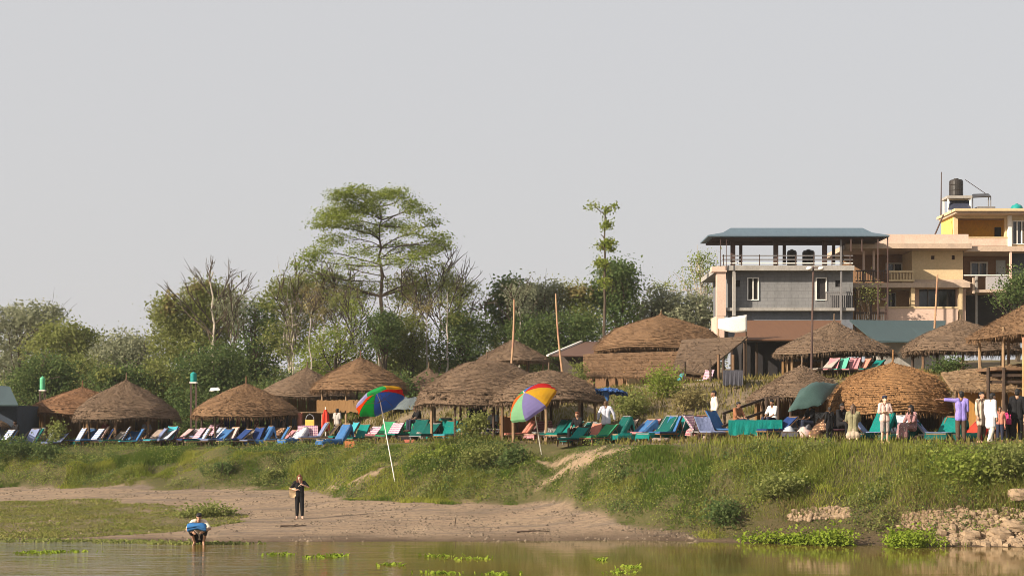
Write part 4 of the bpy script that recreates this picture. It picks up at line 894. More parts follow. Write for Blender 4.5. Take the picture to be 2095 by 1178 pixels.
for row in [(q[0], q[1]-2.2)+tuple(q[2:]) if q[0] < 620 else q for q in [
 (8,84,A,'bplaid','grey checked lounger at the left edge by the tiny thatched shade'), (40,83.5,A,'dgrey','dark grey lounger behind the seated dark figure at far left'),
 (72,82.5,A,'dteal','dark teal lounger under the leftmost half hidden hut','teal'), (98,82,A-8,'white','white and blue lounger steeply raised left of the leafy bank bush','blue',True),
 (58,81.2,A,'greyblue','low blue lounger nearest the water below the dark teal one','navy'),
 (158,82.5,A,'bplaid','pale checked lounger just right of the leafy bank bush','blue'), (178,83,A,'blue','blue lounger with teal side cover under the red topped hut','teal',True),
 (203,82.5,A,'floral','grey flowery lounger below the red topped hut centre'), (222,83.5,A,'dgrey','charcoal lounger pressed behind the cream board lounger'),
 (236,81.5,A,'cream','plain cream lounger under the right half of the red topped hut'), (262,82.5,A,'blue','bright blue lounger beside the plain cream one'),
 (288,82.5,A,'brownpat','brown patterned lounger right of the bright blue one','grey'), (310,82,A,'tan','tan flowered lounger by the right post of the red topped hut'),
 (333,81.5,A,'white','white lounger with a teal seat right of the red topped hut','cyan'), (352,82.5,A,'blue','blue lounger with a pale seat left of the striped row','white'),
 (372,82.5,A,'stripe','first dark striped white lounger of the striped row','pink'), (390,82.3,A,'pstripe','pink and cream striped lounger in the striped row','pink'), (408,82.6,A,'stripe','dark striped white lounger at the right end of the striped row','tan'),
 (398,81.0,A,'plaid','low pink checked lounger in front of the striped row','navy'), (424,82,A,'plaid','pinkish checked lounger under the sagging hut left eave'),
 (440,81.5,A,'bplaid','blue grey checked lounger under the sagging hut','blue'), (458,81.7,A,'plaid','mauve checked lounger left of the black one'), (478,82.5,A,'black','black lounger left of the tan board lounger'),
 (502,80.5,A,'tan','tall tan board lounger before the sagging hut centre'), (520,80.2,A,'navy','navy lounger wedged behind the tan board lounger'), (540,80.0,A,'blue','wide blue draped lounger right of the tan board lounger','blue',True),
 (562,80.8,A,'brownpat','cream and brown patterned lounger right of the wide blue one','grey'), (590,80.2,A,'pink','pink lounger with a dark seat before the hut right post','black'),
 (606,79.0,A-10,'white','blue lounger with white edged back nearest the bank','blue',True), (672,76.5,A,'tan','tan lounger right of the mauve covered table'),
 (695,73.5,A,'blue','large blue lounger propped on a pole left of the rainbow parasol','blue',True,1.12),
 (716,75.5,A,'cyan','teal slatted lounger right of the large blue one','teal'), (757,75,A,'plaid','mauve lounger behind the white parasol pole','rplaid'), (784,74,A,'green','green lounger beside the white parasol pole','rplaid'),
 (826,72,A,'green','green lounger right of the white parasol pole','teal'), (850,71,A,'dteal','black backed lounger below the dark seated man','black',True),
 (900,71,A,'teal','teal lounger left of the bank bush','teal',True), (935,70,A,'cyan','sky teal lounger directly behind the bank bush','cyan',True), (968,70.5,A,'navy','navy lounger behind the low white rail','blue'),
 (1000,69.8,A,'stripe','white and black striped lounger behind the low rail','dgrey'), (1028,69,A,'bw','black and white patterned lounger left of the tipped parasol'), (1048,68.5,A,'black','black lounger under the tipped parasol'),
 (1072,66.5,A,'salmon','salmon pink lounger under the tipped parasol','salmon'), (1102,66.5,A,'rplaid','pink checked lounger under the banded hut','rplaid',True), (1132,66,A,'bw','black and white lounger under the banded hut right half'),
 (1163,63.5,A,'teal','teal board lounger below the banded hut right post'), (1193,63,A,'dteal','dark green lounger with a slanted white prop','dteal',True), (1216,62.5,A,'salmon','narrow salmon lounger left of the man in the pale shirt','green',False,.85),
 (1262,61.8,A,'dteal','teal seated lounger with a dark back right of the pale shirt man','teal',True,1.1), (1282,62.5,A,'tan','peach lounger squeezed between two teal ones'),
 (1303,61.5,A,'blue','deep blue lounger with teal seat in the right centre','teal',True,1.1), (1330,61,A,'pink','narrow pink lounger left of the wide teal one','pink',False,.95),
 (1352,60.5,A,'dteal','wide dark teal lounger right of the narrow pink one','teal',True,1.15), (1388,60.8,A,'teal','long teal lounger left of the red checked one','teal',True,1.05),
 (1406,62,A,'rplaid','red checked lounger left of the cream shirt man'), (1428,60,A+100,'plaid','dark lounger with a pink rail leaning at the cream shirt man','black'),
 (1446,59,A+95,'greyblue','grey blue lounger in front of the cream shirt man'), (1474,59.2,A+95,'blue','blue lounger right of the cream shirt man'),
 (1630,57.5,A,'grey','grey covered lounger right of the long teal table','dgrey',True), (1655,58,A,'bw','black and white lounger before the low striped hut'), (1676,57.2,A,'brownpat','brown patterned lounger before the dark standing figure'),
 (1716,58,A,'black','black lounger behind the woman with brown hair','rplaid'),
 (1772,56,A+95,'greyblue','grey blue lounger leaning left beside the woman with brown hair'), (1794,55.8,A,'teal','green lounger left of the man in the cap','dteal',True),
 (1838,56.5,A,'white','white lounger right of the man in the cap','white'), (1846,55.3,A,'dteal','dark green lounger right of the man in the cap','dteal',True,.9),
 (1893,55.2,A+95,'greyblue','grey blue lounger leaning left beside the woman in the patterned dress'), (1938,54.8,A,'teal','teal lounger left of the man in purple','dteal',True,1.05),
 (1990,54.6,A,'red','bright red lounger between the purple shirt man and the white shawl','dteal',True),
 (2052,54.8,A,'salmon','coral lounger behind the child in the pink vest','black')]]:
    lounger(*row[:5], *row[5:])
for row in [(18,78.9,A,'blue','front row blue lounger at the left edge nearest the river'), (115,79.0,A,'greyblue','blue grey lounger peeping out right of the leafy bank bush'), (192,79.3,A,'bplaid','checked blue lounger squeezed in below the red topped hut left post'), (218,79.0,A,'navy','dark navy lounger low in front of the charcoal one'), (250,79.2,A,'bplaid','blue and cream checked lounger between the cream and bright blue ones'), (276,79.0,A,'blue','second bright blue lounger below the red topped hut right half','cyan'),
 (322,79.1,A,'greyblue','blue grey lounger left of the white one with the teal seat'), (346,79.0,A,'cyan','sky blue lounger low in front of the striped row left end'), (415,78.4,A,'bplaid','blue checked lounger at the right end of the striped row'), (450,78.3,A,'blue','blue lounger in front of the mauve checked one'), (470,78.2,A,'floral','flowery lounger low in front of the black one'), (488,78.0,A,'navy','navy lounger left of the tall tan board one'), (575,77.4,A,'blue','blue lounger low before the brown patterned one'), (622,77.2,A,'bplaid','checked blue lounger below the mauve covered table'),
 (652,76.6,A,'greyblue','blue grey lounger between the mauve table and the tan lounger'), (740,73.4,A,'teal','teal lounger behind the small orange crate'), (805,72.0,A,'plaid','mauve lounger just right of the white parasol pole','green'), (876,69.6,A,'dteal','dark teal lounger right of the black backed one'), (917,69.0,A,'teal','teal lounger overlapped by the bank bush on its right','cyan'), (1148,64.6,A,'dteal','dark teal lounger at the head of the footpath'), (1180,62.2,A,'teal','teal lounger low under the dark green one'), (1232,61.2,A,'green','green lounger at the feet of the man in the pale shirt'), (1370,60.2,A,'blue','blue lounger overlapped by two wide teal ones'), (1600,57.4,A,'navy','navy lounger at the right end of the long teal table')]:
    lounger(*row[:5], *row[5:])
# loungers on the upper terrace
for px, c, lb in ((1690,'cream','pale cream lounger first in the tilted row under the upper striped hut'), (1703,'pink','narrow pink lounger second in the tilted row under the upper striped hut'), (1722,'mint','green lounger third in the tilted row under the upper striped hut'), (1745,'pink','pink lounger in the middle of the tilted row right of the green one'), (1766,'salmon','salmon lounger of the tilted row with a dark gap on its left'), (1788,'teal','teal lounger last in the tilted row behind the domed hut peak')):
    lounger(px, 70.2, -58, c, lb, sc=.84, z=float(zt(X_(px,70.2), 70.2))+.12, frame=wood_dk)
lounger(1448, 77.5, -60, 'plaid', 'faded mauve lounger on the upper terrace beside a short dark pole', 'white', sc=.75); lounger(1385, 78, -60, 'cyan', 'pale blue lounger on the upper terrace before the thatched lean-to', 'blue', sc=.7)
# tables with cloths
def table(px, D, wpx, col, label, h=.62, name='table', z=None):
    b = ground(px, D); W = wpx*D/F; t_ = thing(name, label, 'table', b, None, R(-8), True); rows = []; r = random.Random(px)
    for yy in (-.40,-.39,-.2,0,.2,.39,.40):
        out = abs(yy) == .40; row = []
        for i in range(15):
            x = -W/2+W*i/14; row.append(Vector((x, yy*(1.08 if out else 1)+(.03*math.sin(i*2.1) if out else 0), (.08+r.uniform(0,.08)) if out else h+r.uniform(-1,1)*.01)))
        rows.append(row)
    mb = MB(); mb.sheet(rows, .02); o = lpart('tablecloth', proto_mesh(lambda m_: m_.add(mb.v, mb.f)), t_, CL[col])
    for sx in (-W/2+.06, W/2-.06):
        for sy in (-.34,.34): lpart('leg', proto_mesh(lambda m_: m_.bar((sx,sy,-.05),(sx,sy,h-.04),.05)), t_, wood_dk)
    lpart('tabletop', proto_mesh(lambda m_: m_.box(-W/2+.01,W/2-.01,-.37,.37,h-.06,h-.025)), t_, wood)
    return t_
table(1545, 57.8, 108, 'teal', 'long table under a hanging teal cloth below the timber stair', .66)
table(634, 77.5, 42, 'plaid', 'table under a mauve checked cloth left of the red folded parasol', .85)
table(1500, 70.5, 40, 'dgrey', 'dark covered table on the upper terrace by the sheet roof shed', .8)
# small goods
def crate(px, D, w_, h_, mat, label, name, cat, z0=None, dx=0):
    b = ground(px, D) if z0 is None else Vector((X_(px,D), D, z0)); t_ = thing(name, label, cat, b); e = .02; mb = MB(); d_ = w_*.7
    mb.box(b.x-w_/2, b.x+w_/2, b.y-d_/2, b.y+d_/2, b.z, b.z+.03)
    for (a, c) in ((-w_/2, -w_/2+e), (w_/2-e, w_/2)): mb.box(b.x+a, b.x+c, b.y-d_/2, b.y+d_/2, b.z+.03, b.z+h_)
    for (a, c) in ((-d_/2, -d_/2+e), (d_/2-e, d_/2)): mb.box(b.x-w_/2+e, b.x+w_/2-e, b.y+a, b.y+c, b.z+.03, b.z+h_)
    mb.build('body', mat, t_); return t_, b
t_, b = crate(634, 77.45, .42, .28, M('yellow basket', (.75,.48,.10), (.62,.36,.06), 3), 'yellow basket with a white handle standing on the mauve table', 'basket', 'basket', float(ground(634,77.5).z)+.86)
mb = MB(); mb.tube([b+Vector((.2*math.cos(a),0,.28+.26*math.sin(a))) for a in [math.pi*i/10 for i in range(11)]], .014, 6); mb.build('handle', CL['white'], t_)
t_ = thing('parasol', 'closed red parasol standing upright beside the mauve table', 'parasol', ground(666, 77)); b = ground(666,77)
mb = MB(); mb.tube([b-Vector((0,0,.1)), b+Vector((0,0,1.75))], .03, 7); mb.build('pole', white_p, t_)
mb = MB(); r = random.Random(3); n = 18; prof = [(.05,.55),(.17,.6),(.16,1.0),(.13,1.35),(.05,1.62)]
vs = []; fs = []
for (rr_, z) in prof:
    for k_ in range(n): a = 2*math.pi*k_/n; q = rr_*(1+.25*math.cos(6*a)); vs.append((b.x+q*math.cos(a), b.y+q*math.sin(a), b.z+z))
for i in range(len(prof)-1):
    for k_ in range(n): k2 = (k_+1) % n; fs.append((i*n+k_, i*n+k2, (i+1)*n+k2, (i+1)*n+k_))
mb.add(vs, fs); mb.build('folded_canopy', CL['red'], t_)
crate(716, 70.6, .45, .3, M('orange bin', (.45,.17,.06), (.30,.10,.04), 3), 'small orange crate on the grass below the teal slatted lounger', 'crate', 'crate')
crate(838, 69.3, .5, .14, M('red box', (.50,.16,.10), (.38,.12,.08), 3), 'flat red crate at the foot of the black backed lounger', 'crate', 'crate')
crate(1945, 62, .8, .5, M('grey box', (.45,.43,.40), (.33,.31,.29), 3), 'pale grey box behind the man in purple', 'box', 'box')
# white rail fence
t_ = thing('rail_fence', 'low pale rail fence in front of the navy and striped loungers', 'fence', ground(990, 67))
for px in (945,988,1040):
    b = ground(px, 67.2); mb = MB(); mb.tube([b-Vector((0,0,.1)), b+Vector((0,0,.52))], .028, 6); mb.build('post', bamboo, t_)
mb = MB(); mb.tube([ground(940,67.2)+Vector((0,0,.53)), ground(990,67.2)+Vector((0,0,.55)), ground(1050,67.2)+Vector((0,0,.45))], .026, 6); mb.build('rail', white_p, t_)
# tanks and drums among the far trees
def drum(px, py, D, hpx, mat, label, r_px=5.5):
    c = P(px, py, D); h_ = hpx*D/F; rr_ = r_px*D/F; t_ = thing('water_tank', label, 'water tank', c)
    mb = MB(); mb.lathe(c, [(rr_*.95,0),(rr_,h_*.1),(rr_,h_*.45),(rr_*.95,h_*.48),(rr_,h_*.52),(rr_,h_*.82),(rr_*.75,h_*.93),(rr_*.3,h_*.97)], 16); mb.build('body', mat, t_)
    mb = MB(); mb.lathe(c, [(rr_*.32,h_*.965),(rr_*.32,h_*1.02),(rr_*.1,h_*1.04)], 12); mb.build('lid', mat, t_)
    for sx in (-1,1):
        for sy in (-1,1): mb = MB(); g_ = float(zt(c.x, c.y)); mb.bar((c.x+sx*rr_*.8, c.y+sy*rr_*.8, g_-.1), (c.x+sx*rr_*.8, c.y+sy*rr_*.8, c.z-.06), .04); mb.build('stand_leg', steel_dk, t_)
    mb = MB(); mb.box(c.x-rr_*1.1, c.x+rr_*1.1, c.y-rr_*1.1, c.y+rr_*1.1, c.z-.07, c.z-.003); mb.build('stand_top', white_p, t_)
drum(87, 797, 89, 27, green_pl, 'tall bright green tank on a white stand above the leftmost hut'); drum(396, 781, 86, 20, teal_pl, 'teal tank among the trees left of the sagging hut', 6.5)
mb = MB(); mb.sheet(lerpgrid(P(428,799,85), P(450,797,85), P(431,793,85.8), P(448,792,85.8), 5, 3, -.06, .02), .03); tag(mb.build('white_sheet', white_p), 'small white sheet lying among bushes left of the sagging hut peak', 'sheet')
# clothes rail of goods under the huts
for px, D, c, lb in ((548,79.6,'black','dark hanging cloths under the sagging hut'), (475,82.2,'navy','dark blue hanging cloths under the left of the sagging hut'), (625,80.5,'salmon','orange hanging vests right of the sagging hut')):
    b = ground(px, D); t_ = thing('clothes_rack', lb, 'clothes rack', b); wd = .9; r = random.Random(px)
    for sx in (-wd,wd): mb = MB(); mb.tube([b+Vector((sx,0,-.1)), b+Vector((sx,0,1.5))], .03, 6); mb.build('post', wood_dk, t_)
    mb = MB(); mb.tube([b+Vector((-wd,0,1.5)), b+Vector((wd,0,1.5))], .025, 6); mb.build('rail', bamboo, t_)
    for i in range(6 if px != 625 else 2):
        x = -wd+.2+i*.3; c_ = CL[c] if i % 3 else CL[r.choice(['brownpat','teal','salmon','dgrey'])]
        mb = MB(); mb.sheet([[b+Vector((x+u*.24, .03*math.sin(u*9+i), 1.48-v*(.62+.2*r.random()))) for u in (0,.25,.5,.75,1)] for v in (0,.5,1)], .02); mb.build('hanging_cloth', c_, t_)

def bundle(px, D, w_, h_, mat, label, z0=0, seed=1):
    b = ground(px, D); r = random.Random(seed); mb = MB(); c = b+Vector((0,0,h_*.45+z0)); mb.ell((0,0,0), 1, 1, 1, 14, 10); ph = [r.uniform(0,6.28) for _ in range(4)]
    mb.v = [tuple(c+Vector((p[0]*w_*(1+.18*math.sin(3*p[1]+ph[0])+.1*math.sin(7*p[2]+ph[1])), p[1]*w_*.7, (p[2] if p[2] > -.4 else -.45)*h_*.6*(1+.2*math.sin(4*p[0]+ph[2]))))) for p in mb.v]
    return tag(mb.build('cloth_bundle', mat, None, True), label, 'bundle', 'bundles among the loungers')
for i, a in enumerate([(1646,56.6,.30,.42,CL['floral'],'pale flowered bundle beside the grey covered lounger'), (1668,56.4,.22,.34,CL['brownpat'],'brown patterned bundle left of the dark standing figure'), (1612,57.2,.32,.40,CL['white'],'white bundle heaped at the right end of the long teal table'),
 (1420,60.4,.30,.40,CL['rplaid'],'red plaid bundle between the red checked lounger and the cream shirt man'), (1382,61.6,.26,.45,CL['cream'],'cream bundle on top behind the long teal lounger'), (1128,65.2,.34,.55,CL['bw'],'large black and white bundle under the banded hut'), (1142,64.4,.20,.22,CL['rplaid'],'small pink bundle at the path head'),
 (862,70.4,.28,.42,CL['bw'],'black and white bundle right of the black backed lounger'), (1020,69.2,.28,.40,CL['stripe'],'striped bundle between the patterned loungers'), (1780,55.4,.22,.26,CL['rplaid'],'pink bundle on the ground left of the man in the cap'), (1905,54.6,.24,.22,CL['dgrey'],'dark bundle right of the woman in the patterned dress'),
 (1455,58.6,.30,.24,CL['tan'],'tan sack at the foot of the grey blue lounger'), (1505,58.4,.30,.20,CL['brownpat'],'brown sack under the left end of the long teal table'), (1352,59.8,.34,.16,CL['tan'],'flat tan sack before the wide dark teal lounger')]): bundle(*a, seed=i)
# ------------------------------------------------------------------ people
SKIN = {k: M('skin '+k, c, tuple(x*.85 for x in c), 6, .6, .05) for k, c in dict(pale=(.62,.38,.27), tan=(.40,.23,.15), brown=(.24,.125,.075), dark=(.11,.06,.04)).items()}
eye_m = M('eye', (.02,.015,.012)); lip_m = M('lips', (.34,.12,.10)); HAIR = {k: M('hair '+k, c, tuple(x*.5 for x in c), 14, .5, .4, (1,1,.2)) for k, c in dict(black=(.012,.010,.010), brown=(.10,.055,.03), red=(.22,.07,.03)).items()}
def clothm(n, c, c2=None): return M('garment '+n, c, c2 or tuple(x*.7 for x in c), 3, .9, .5, spec=.1)
def remesh(mb, name, vox, mats, parent, sm=4, o0=None, slots=None):
    me = bpy.data.meshes.new('t'); me.from_pydata([tuple(p) for p in mb.v], [], mb.f); o = bpy.data.objects.new('t', me); COL.objects.link(o)
    a = o.modifiers.new('r', 'REMESH'); a.mode = 'VOXEL'; a.voxel_size = vox
    b = o.modifiers.new('s', 'SMOOTH'); b.iterations = sm; b.factor = .5
    dg = bpy.context.evaluated_depsgraph_get(); ev = o.evaluated_get(dg); nm = bpy.data.meshes.new_from_object(ev, depsgraph=dg)
    bpy.data.objects.remove(o); bpy.data.meshes.remove(me); nm.materials.clear(); nm.name = name
    for m in (mats if isinstance(mats, (list, tuple)) else [mats]): nm.materials.append(m)
    nm.polygons.foreach_set('use_smooth', [True]*len(nm.polygons))
    if slots:
        n = len(nm.polygons); C_ = np.zeros(n*3); nm.polygons.foreach_get('center', C_); C_ = C_.reshape(-1,3); ix = np.zeros(n, dtype=np.int32)
        for p, rad, si in slots: ix[((C_-np.array(p))**2).sum(1) < rad*rad] = si
        nm.polygons.foreach_set('material_index', ix)
    nm.update(); return link(name, nm, parent, Vector((0,0,0)))
V3 = Vector
def stand(**k):
    J = dict(pel=(0,0,.93), wai=(0,0,1.08), che=(0,0,1.27), nek=(0,.01,1.45), hed=(0,-.015,1.585), shL=(.175,.01,1.40), shR=(-.175,.01,1.40),
             elL=(.22,.03,1.13), elR=(-.22,.03,1.13), wrL=(.235,-.04,.89), wrR=(-.235,-.04,.89), hdL=(.02,-.15,-1), hdR=(-.02,-.15,-1),
             hiL=(.085,0,.90), hiR=(-.085,0,.90), knL=(.095,-.015,.50), knR=(-.095,-.015,.50), anL=(.10,.02,.085), anR=(-.10,.02,.085), toL=(.125,-.15,.03), toR=(-.125,-.15,.03), pitch=0, yaw=0, lat=(1,0,0))
    J.update(k); return J
def person(label, px, D, rz, J, skin='tan', hair='black', longh=False, hgt=1.70, shirt=None, sleeve=.4, bottom=None, leg=1.0, skirt=False, shoes=None, hat=None, z=None, off=0., hem=.0):
    b = ground(px, D) if z is None else V3((X_(px,D), D, z)); b.z += off
    t_ = thing('person', label, 'person', b, 'people on the river bank', R(rz), True); s = hgt/1.70; t_.scale = (s,)*3
    g = {k_: V3(v) if isinstance(v, tuple) else v for k_, v in J.items()}; lx = g['lat'].normalized()
    def torso(mb, e):
        for sg in (-1, 1):
            mb.cap(g['pel']+lx*sg*.068, g['wai']+lx*sg*.05, .098+e, .092+e); mb.cap(g['wai']+lx*sg*.05, g['che']+lx*sg*.075, .092+e, .098+e)
            sh = g['shL'] if sg > 0 else g['shR']; mb.cap(g['che']+lx*sg*.075, sh*.62+g['nek']*.38, .096+e, .052+e*.6); mb.cap(sh*.5+g['nek']*.5, sh, .045+e*.6, .052+e)
    def leg_(mb, e, f, fl=0):
        for q in 'LR':
            h_, k_, a_ = g['hi'+q], g['kn'+q], g['an'+q]; mb.cap(h_, k_, .080+e, .056+e+fl)
            if f > .5: u = min(1, (f-.5)*2); mb.cap(k_, k_.lerp(a_, u), .056+e+fl, (.056*(1-u)+.036*u)+e+fl)
    body = MB(); torso(body, 0); leg_(body, 0, 1)
    Rm = Matrix.Rotation(g['yaw'], 3, 'Z') @ Matrix.Rotation(g['pitch'], 3, 'X'); hd = g['hed']; hp = lambda x, yv, z_: hd+Rm@V3((x, yv, z_))
    body.cap(g['nek']-V3((0,0,.03)), hp(0,.015,-.05), .055, .050)
    body.ell(hp(0,.008,.012), .074, .092, .098, 14, 10); body.cap(hp(0,-.045,-.03), hp(0,-.06,-.085), .055, .032); body.cap(hp(0,-.088,.012), hp(0,-.112,-.022), .009, .015, 6)
    for sg in (-1,1): body.ell(hp(sg*.078,.015,-.005), .012, .02, .032, 8, 6)
    body.cap(hp(-.018,-.092,-.058), hp(.018,-.092,-.058), .010, .010, 6)
    for q, sg in (('L',1),('R',-1)):
        sh, el, wr = g['sh'+q], g['el'+q], g['wr'+q]; body.cap(sh, el, .050, .040); body.cap(el, wr, .040, .027)
        d = g['hd'+q].normalized(); pn = V3((-sg,0,0)) if abs(d.x) < .8 else V3((0,0,-1)); la = d.cross(pn).normalized(); pn = la.cross(d).normalized()*(1 if True else 1)
        if pn.dot(V3((-sg,0,0)) if abs(d.x) < .8 else V3((0,0,-1))) < 0: pn = -pn
        for o_ in (-.024,0,.024): body.cap(wr+la*o_*.6, wr+d*.088+la*o_, .021, .017, 8)
        for i, (o_, L) in enumerate(((-.034,.056),(-.0115,.074),(.0115,.079),(.034,.066))):
            p = wr+d*.092+la*o_; c1 = (d+pn*.35).normalized(); c2 = (d*.6+pn*.8).normalized(); m_ = p+c1*L*.5; body.cap(p-d*.02, m_, .0105, .0098, 7); body.cap(m_, m_+c2*L*.5, .0098, .0085, 7)
        fr = 1 if V3((0,-1,0)).dot(la) >= 0 else -1
        p = wr+d*.035+la*fr*.03; body.cap(p, p+(la*fr*.8+d*.7+pn*.3).normalized()*.04, .0125, .011, 7); p2 = p+(la*fr*.8+d*.7+pn*.3).normalized()*.04; body.cap(p2, p2+(d+pn*.4+la*fr*.15).normalized()*.032, .011, .009, 7)
        an, to = g['an'+q], g['to'+q]; hl = an+V3((0,.035,-.045)); body.cap(an, hl, .036, .036); body.cap(hl, to, .036, .027); body.cap(an, an.lerp(to,.6)+V3((0,0,.005)), .036, .03)
    eyes = [(tuple(hp(sg*.032,-.083,.022)), .014, 1) for sg in (-1,1)]+[(tuple(hp(x,-.1,-.058)), .014, 2) for x in (-.012,.012)]
    remesh(body, 'body', .009, [SKIN[skin], eye_m, lip_m], t_, 3, slots=eyes)
    if hair:
        hb = MB(); hb.ell(hp(0,.026,.032), .084, .094, .092, 14, 10); hb.ell(hp(0,.05,-.02), .076, .065, .085, 12, 8); hb.ell(hp(0,-.02,.075), .072, .072, .045, 12, 8)
        if longh:
            for sg in (-1,1): hb.cap(hp(sg*.068,-.02,.03), hp(sg*.088,-.03,-.17), .040, .034); hb.cap(hp(sg*.04,.06,.0), hp(sg*.05,.085,-.24), .045, .03)
            hb.cap(hp(0,-.02,.10), hp(0,.03,.11), .03,.04)
        remesh(hb, 'hair', .011, HAIR[hair], t_, 2)
    if shirt:
        sb = MB(); torso(sb, .022)
        for sg in (-1,1):
            if hem: sb.cap(g['pel']+lx*sg*.07, g['pel']+lx*sg*.075+V3((0,0,-hem)), .118, .122)
            sb.cap(g['pel']+lx*sg*.068, g['pel']+lx*sg*.07-V3((0,0,.02)), .118, .118)
        for q in 'LR':
            sh, el, wr = g['sh'+q], g['el'+q], g['wr'+q]
            if sleeve > 0: sb.cap(sh, sh.lerp(el, min(1, sleeve*2)), .072, .062)
            if sleeve > .5: u = (sleeve-.5)*2; sb.cap(el, el.lerp(wr, u), .062, .05*u+.06*(1-u))
        remesh(sb, 'shirt', .013, shirt, t_, 3)
    if bottom:
        bb = MB()
        for sg in (-1,1): bb.cap(g['pel']+lx*sg*.07+V3((0,0,.03)), g['pel']+lx*sg*.07-V3((0,0,.05)), .112, .108)
        if skirt:
            m0 = g['pel']; m1 = (g['anL']+g['anR'])/2+V3((0,0,.06)); mk = (g['knL']+g['knR'])/2
            for sg in (-1,1): bb.cap(m0+lx*sg*.07, mk+lx*sg*.09, .115, .125); bb.cap(mk+lx*sg*.09, m1+lx*sg*.11, .125, .14); bb.cap(m0, mk, .12, .13); bb.cap(mk, m1, .13, .15)
        else: leg_(bb, .018, leg, .006)
        remesh(bb, 'skirt' if skirt else 'shorts' if leg < .6 else 'trousers', .013, bottom, t_, 3)
    if hat:
        c = hp(0,.012,.055); mb = MB(); n = 14; mb.lathe((0,0,0), [(.094,0),(.094,.03),(.085,.07),(.055,.095),(.015,.105)], n); mb.v = [tuple(c+Rm@V3(p)) for p in mb.v]
        v0 = len(mb.v); mb.sheet([[c+Rm@V3((x, -.08-(.075-.012*abs(x)/.05*abs(x)/.05)*v, .012-.014*v)) for x in (-.07,-.035,0,.035,.07)] for v in (0,.5,1)], .008); mb.build('cap', hat, t_, True)
    return t_, b, s
blk = clothm('black', (.016,.016,.018)); navy_g = clothm('navy', (.03,.035,.06)); brn_g = clothm('brown', (.09,.06,.045)); wht_g = clothm('white', (.72,.70,.68)); crm_g = clothm('cream', (.74,.62,.50)); grywht = clothm('pale grey', (.52,.52,.60))
pnk_g = clothm('pale pink', (.70,.50,.44)); pur_g = clothm('violet', (.27,.22,.58)); pat_g = plaid('garment patterned', (.16,.09,.10), (.60,.48,.42), (.30,.16,.16), 9, 'dots'); grn_g = clothm('olive top', (.24,.22,.13))
# woman on the beach, hands together before her, bag at her hip
t_, b, s = person('woman in black top and trousers with reddish hair standing barefoot on the beach', 613, 57.0, 8,
    stand(elL=(.34,-.02,1.22), wrL=(.16,-.20,1.30), hdL=(-.7,-.3,.5), elR=(-.33,-.03,1.17), wrR=(-.15,-.20,1.12), hdR=(.8,-.3,.2), yaw=R(-8)), 'pale', 'red', True, 1.60, blk, .42, blk, .93)
mb = MB(); mb.sheet([[Vector((-.055+.11*u, -.130-.02*math.sin(math.pi*u), 1.235+.05*math.sin(math.pi*u)+.022*v)) for u in [i/8 for i in range(9)]] for v in (0,1)], .01); mb.build('shirt_print', clothm('print', (.62,.58,.42)), t_)
bag = MB(); bag.sheet([[Vector((-.40+.26*u, -.02+.05*math.sin(3*v), 1.22-.28*v-.09*math.sin(math.pi*u)*v)) for u in (0,.25,.5,.75,1)] for v in (0,.25,.5,.75,1)], .10)
bt = thing('bag', 'tan cloth bag hanging at the side of the woman on the beach', 'bag', t_.location.copy(), None, R(8), True); bt.scale = t_.scale; bag.build('body', clothm('tan bag', (.52,.37,.22)), bt)
mb = MB(); mb.tube([(-.38,-.04,1.2),(-.26,-.07,1.35),(-.12,.0,1.45),(-.05,.09,1.42)], .012, 5); mb.build('strap', brn_g, bt)
# man crouching at the edge of the water
zc = float(zt(X_(407,48.9), 48.9))
t_, b, s = person('man crouching in the shallow water with a blue bundle on his knees', 407, 48.9, 5,
    dict(pel=(0,.20,.23), wai=(0,.18,.40), che=(0,.05,.61), nek=(0,-.07,.77), hed=(.02,-.15,.87), shL=(.17,-.04,.72), shR=(-.17,-.04,.72), elL=(.34,-.18,.52), elR=(-.34,-.16,.50), wrL=(.20,-.36,.46), wrR=(-.16,-.38,.44),
         hdL=(-.6,-.6,-.4), hdR=(.6,-.6,-.4), hiL=(.09,.17,.22), hiR=(-.09,.17,.22), knL=(.21,-.22,.47), knR=(-.21,-.22,.47), anL=(.13,.04,.09), anR=(-.13,.04,.09), toL=(.16,-.14,.03), toR=(-.16,-.14,.03), pitch=R(38), yaw=0, lat=(1,0,0)), 'tan', 'black', False, 1.78, crm_g, .40, blk, .62, z=zc+.02)
mb = MB(); mb.sheet([[Vector((-.27+.54*u, -.32-.12*math.sin(math.pi*v)-.10*v, .66-.17*v-.05*(2*u-1)**2+.015*math.sin(9*u+4*v))) for u in [i/10 for i in range(11)]] for v in [i/5 for i in range(6)]], .07)
bt = thing('blue_bundle', 'blue cloth bundle held on the knees of the crouching man', 'bundle', t_.location.copy(), None, R(5), True); bt.scale = t_.scale; mb.build('cloth', M('blue bundle cloth', (.03,.16,.40), (.02,.10,.26), 5, .8, .6), bt, True)
person('man seen from behind in a pale loose shirt and dark trousers among teal loungers', 1240, 62.0, 172, stand(elL=(.30,-.02,1.16), wrL=(.33,-.10,.93), elR=(-.31,-.02,1.16), wrR=(-.34,-.10,.93), hed=(.02,-.07,1.57), nek=(.01,-.02,1.45)), 'brown', 'brown', False, 1.66, grywht, .95, brn_g, .95, hem=.12)
person('man in a long cream shirt walking left past the grey blue loungers', 1461, 60.4, -82, stand(knL=(.09,-.12,.51), anL=(.09,-.16,.10), toL=(.09,-.33,.04), knR=(-.09,.04,.5), anR=(-.09,.22,.12), toR=(-.09,.07,.03), elL=(.21,.06,1.14), wrL=(.22,-.02,.9), wrR=(-.22,.02,.89), elR=(-.22,.06,1.13)), 'brown', 'black', False, 1.76, crm_g, .97, navy_g, .95, hem=.16)
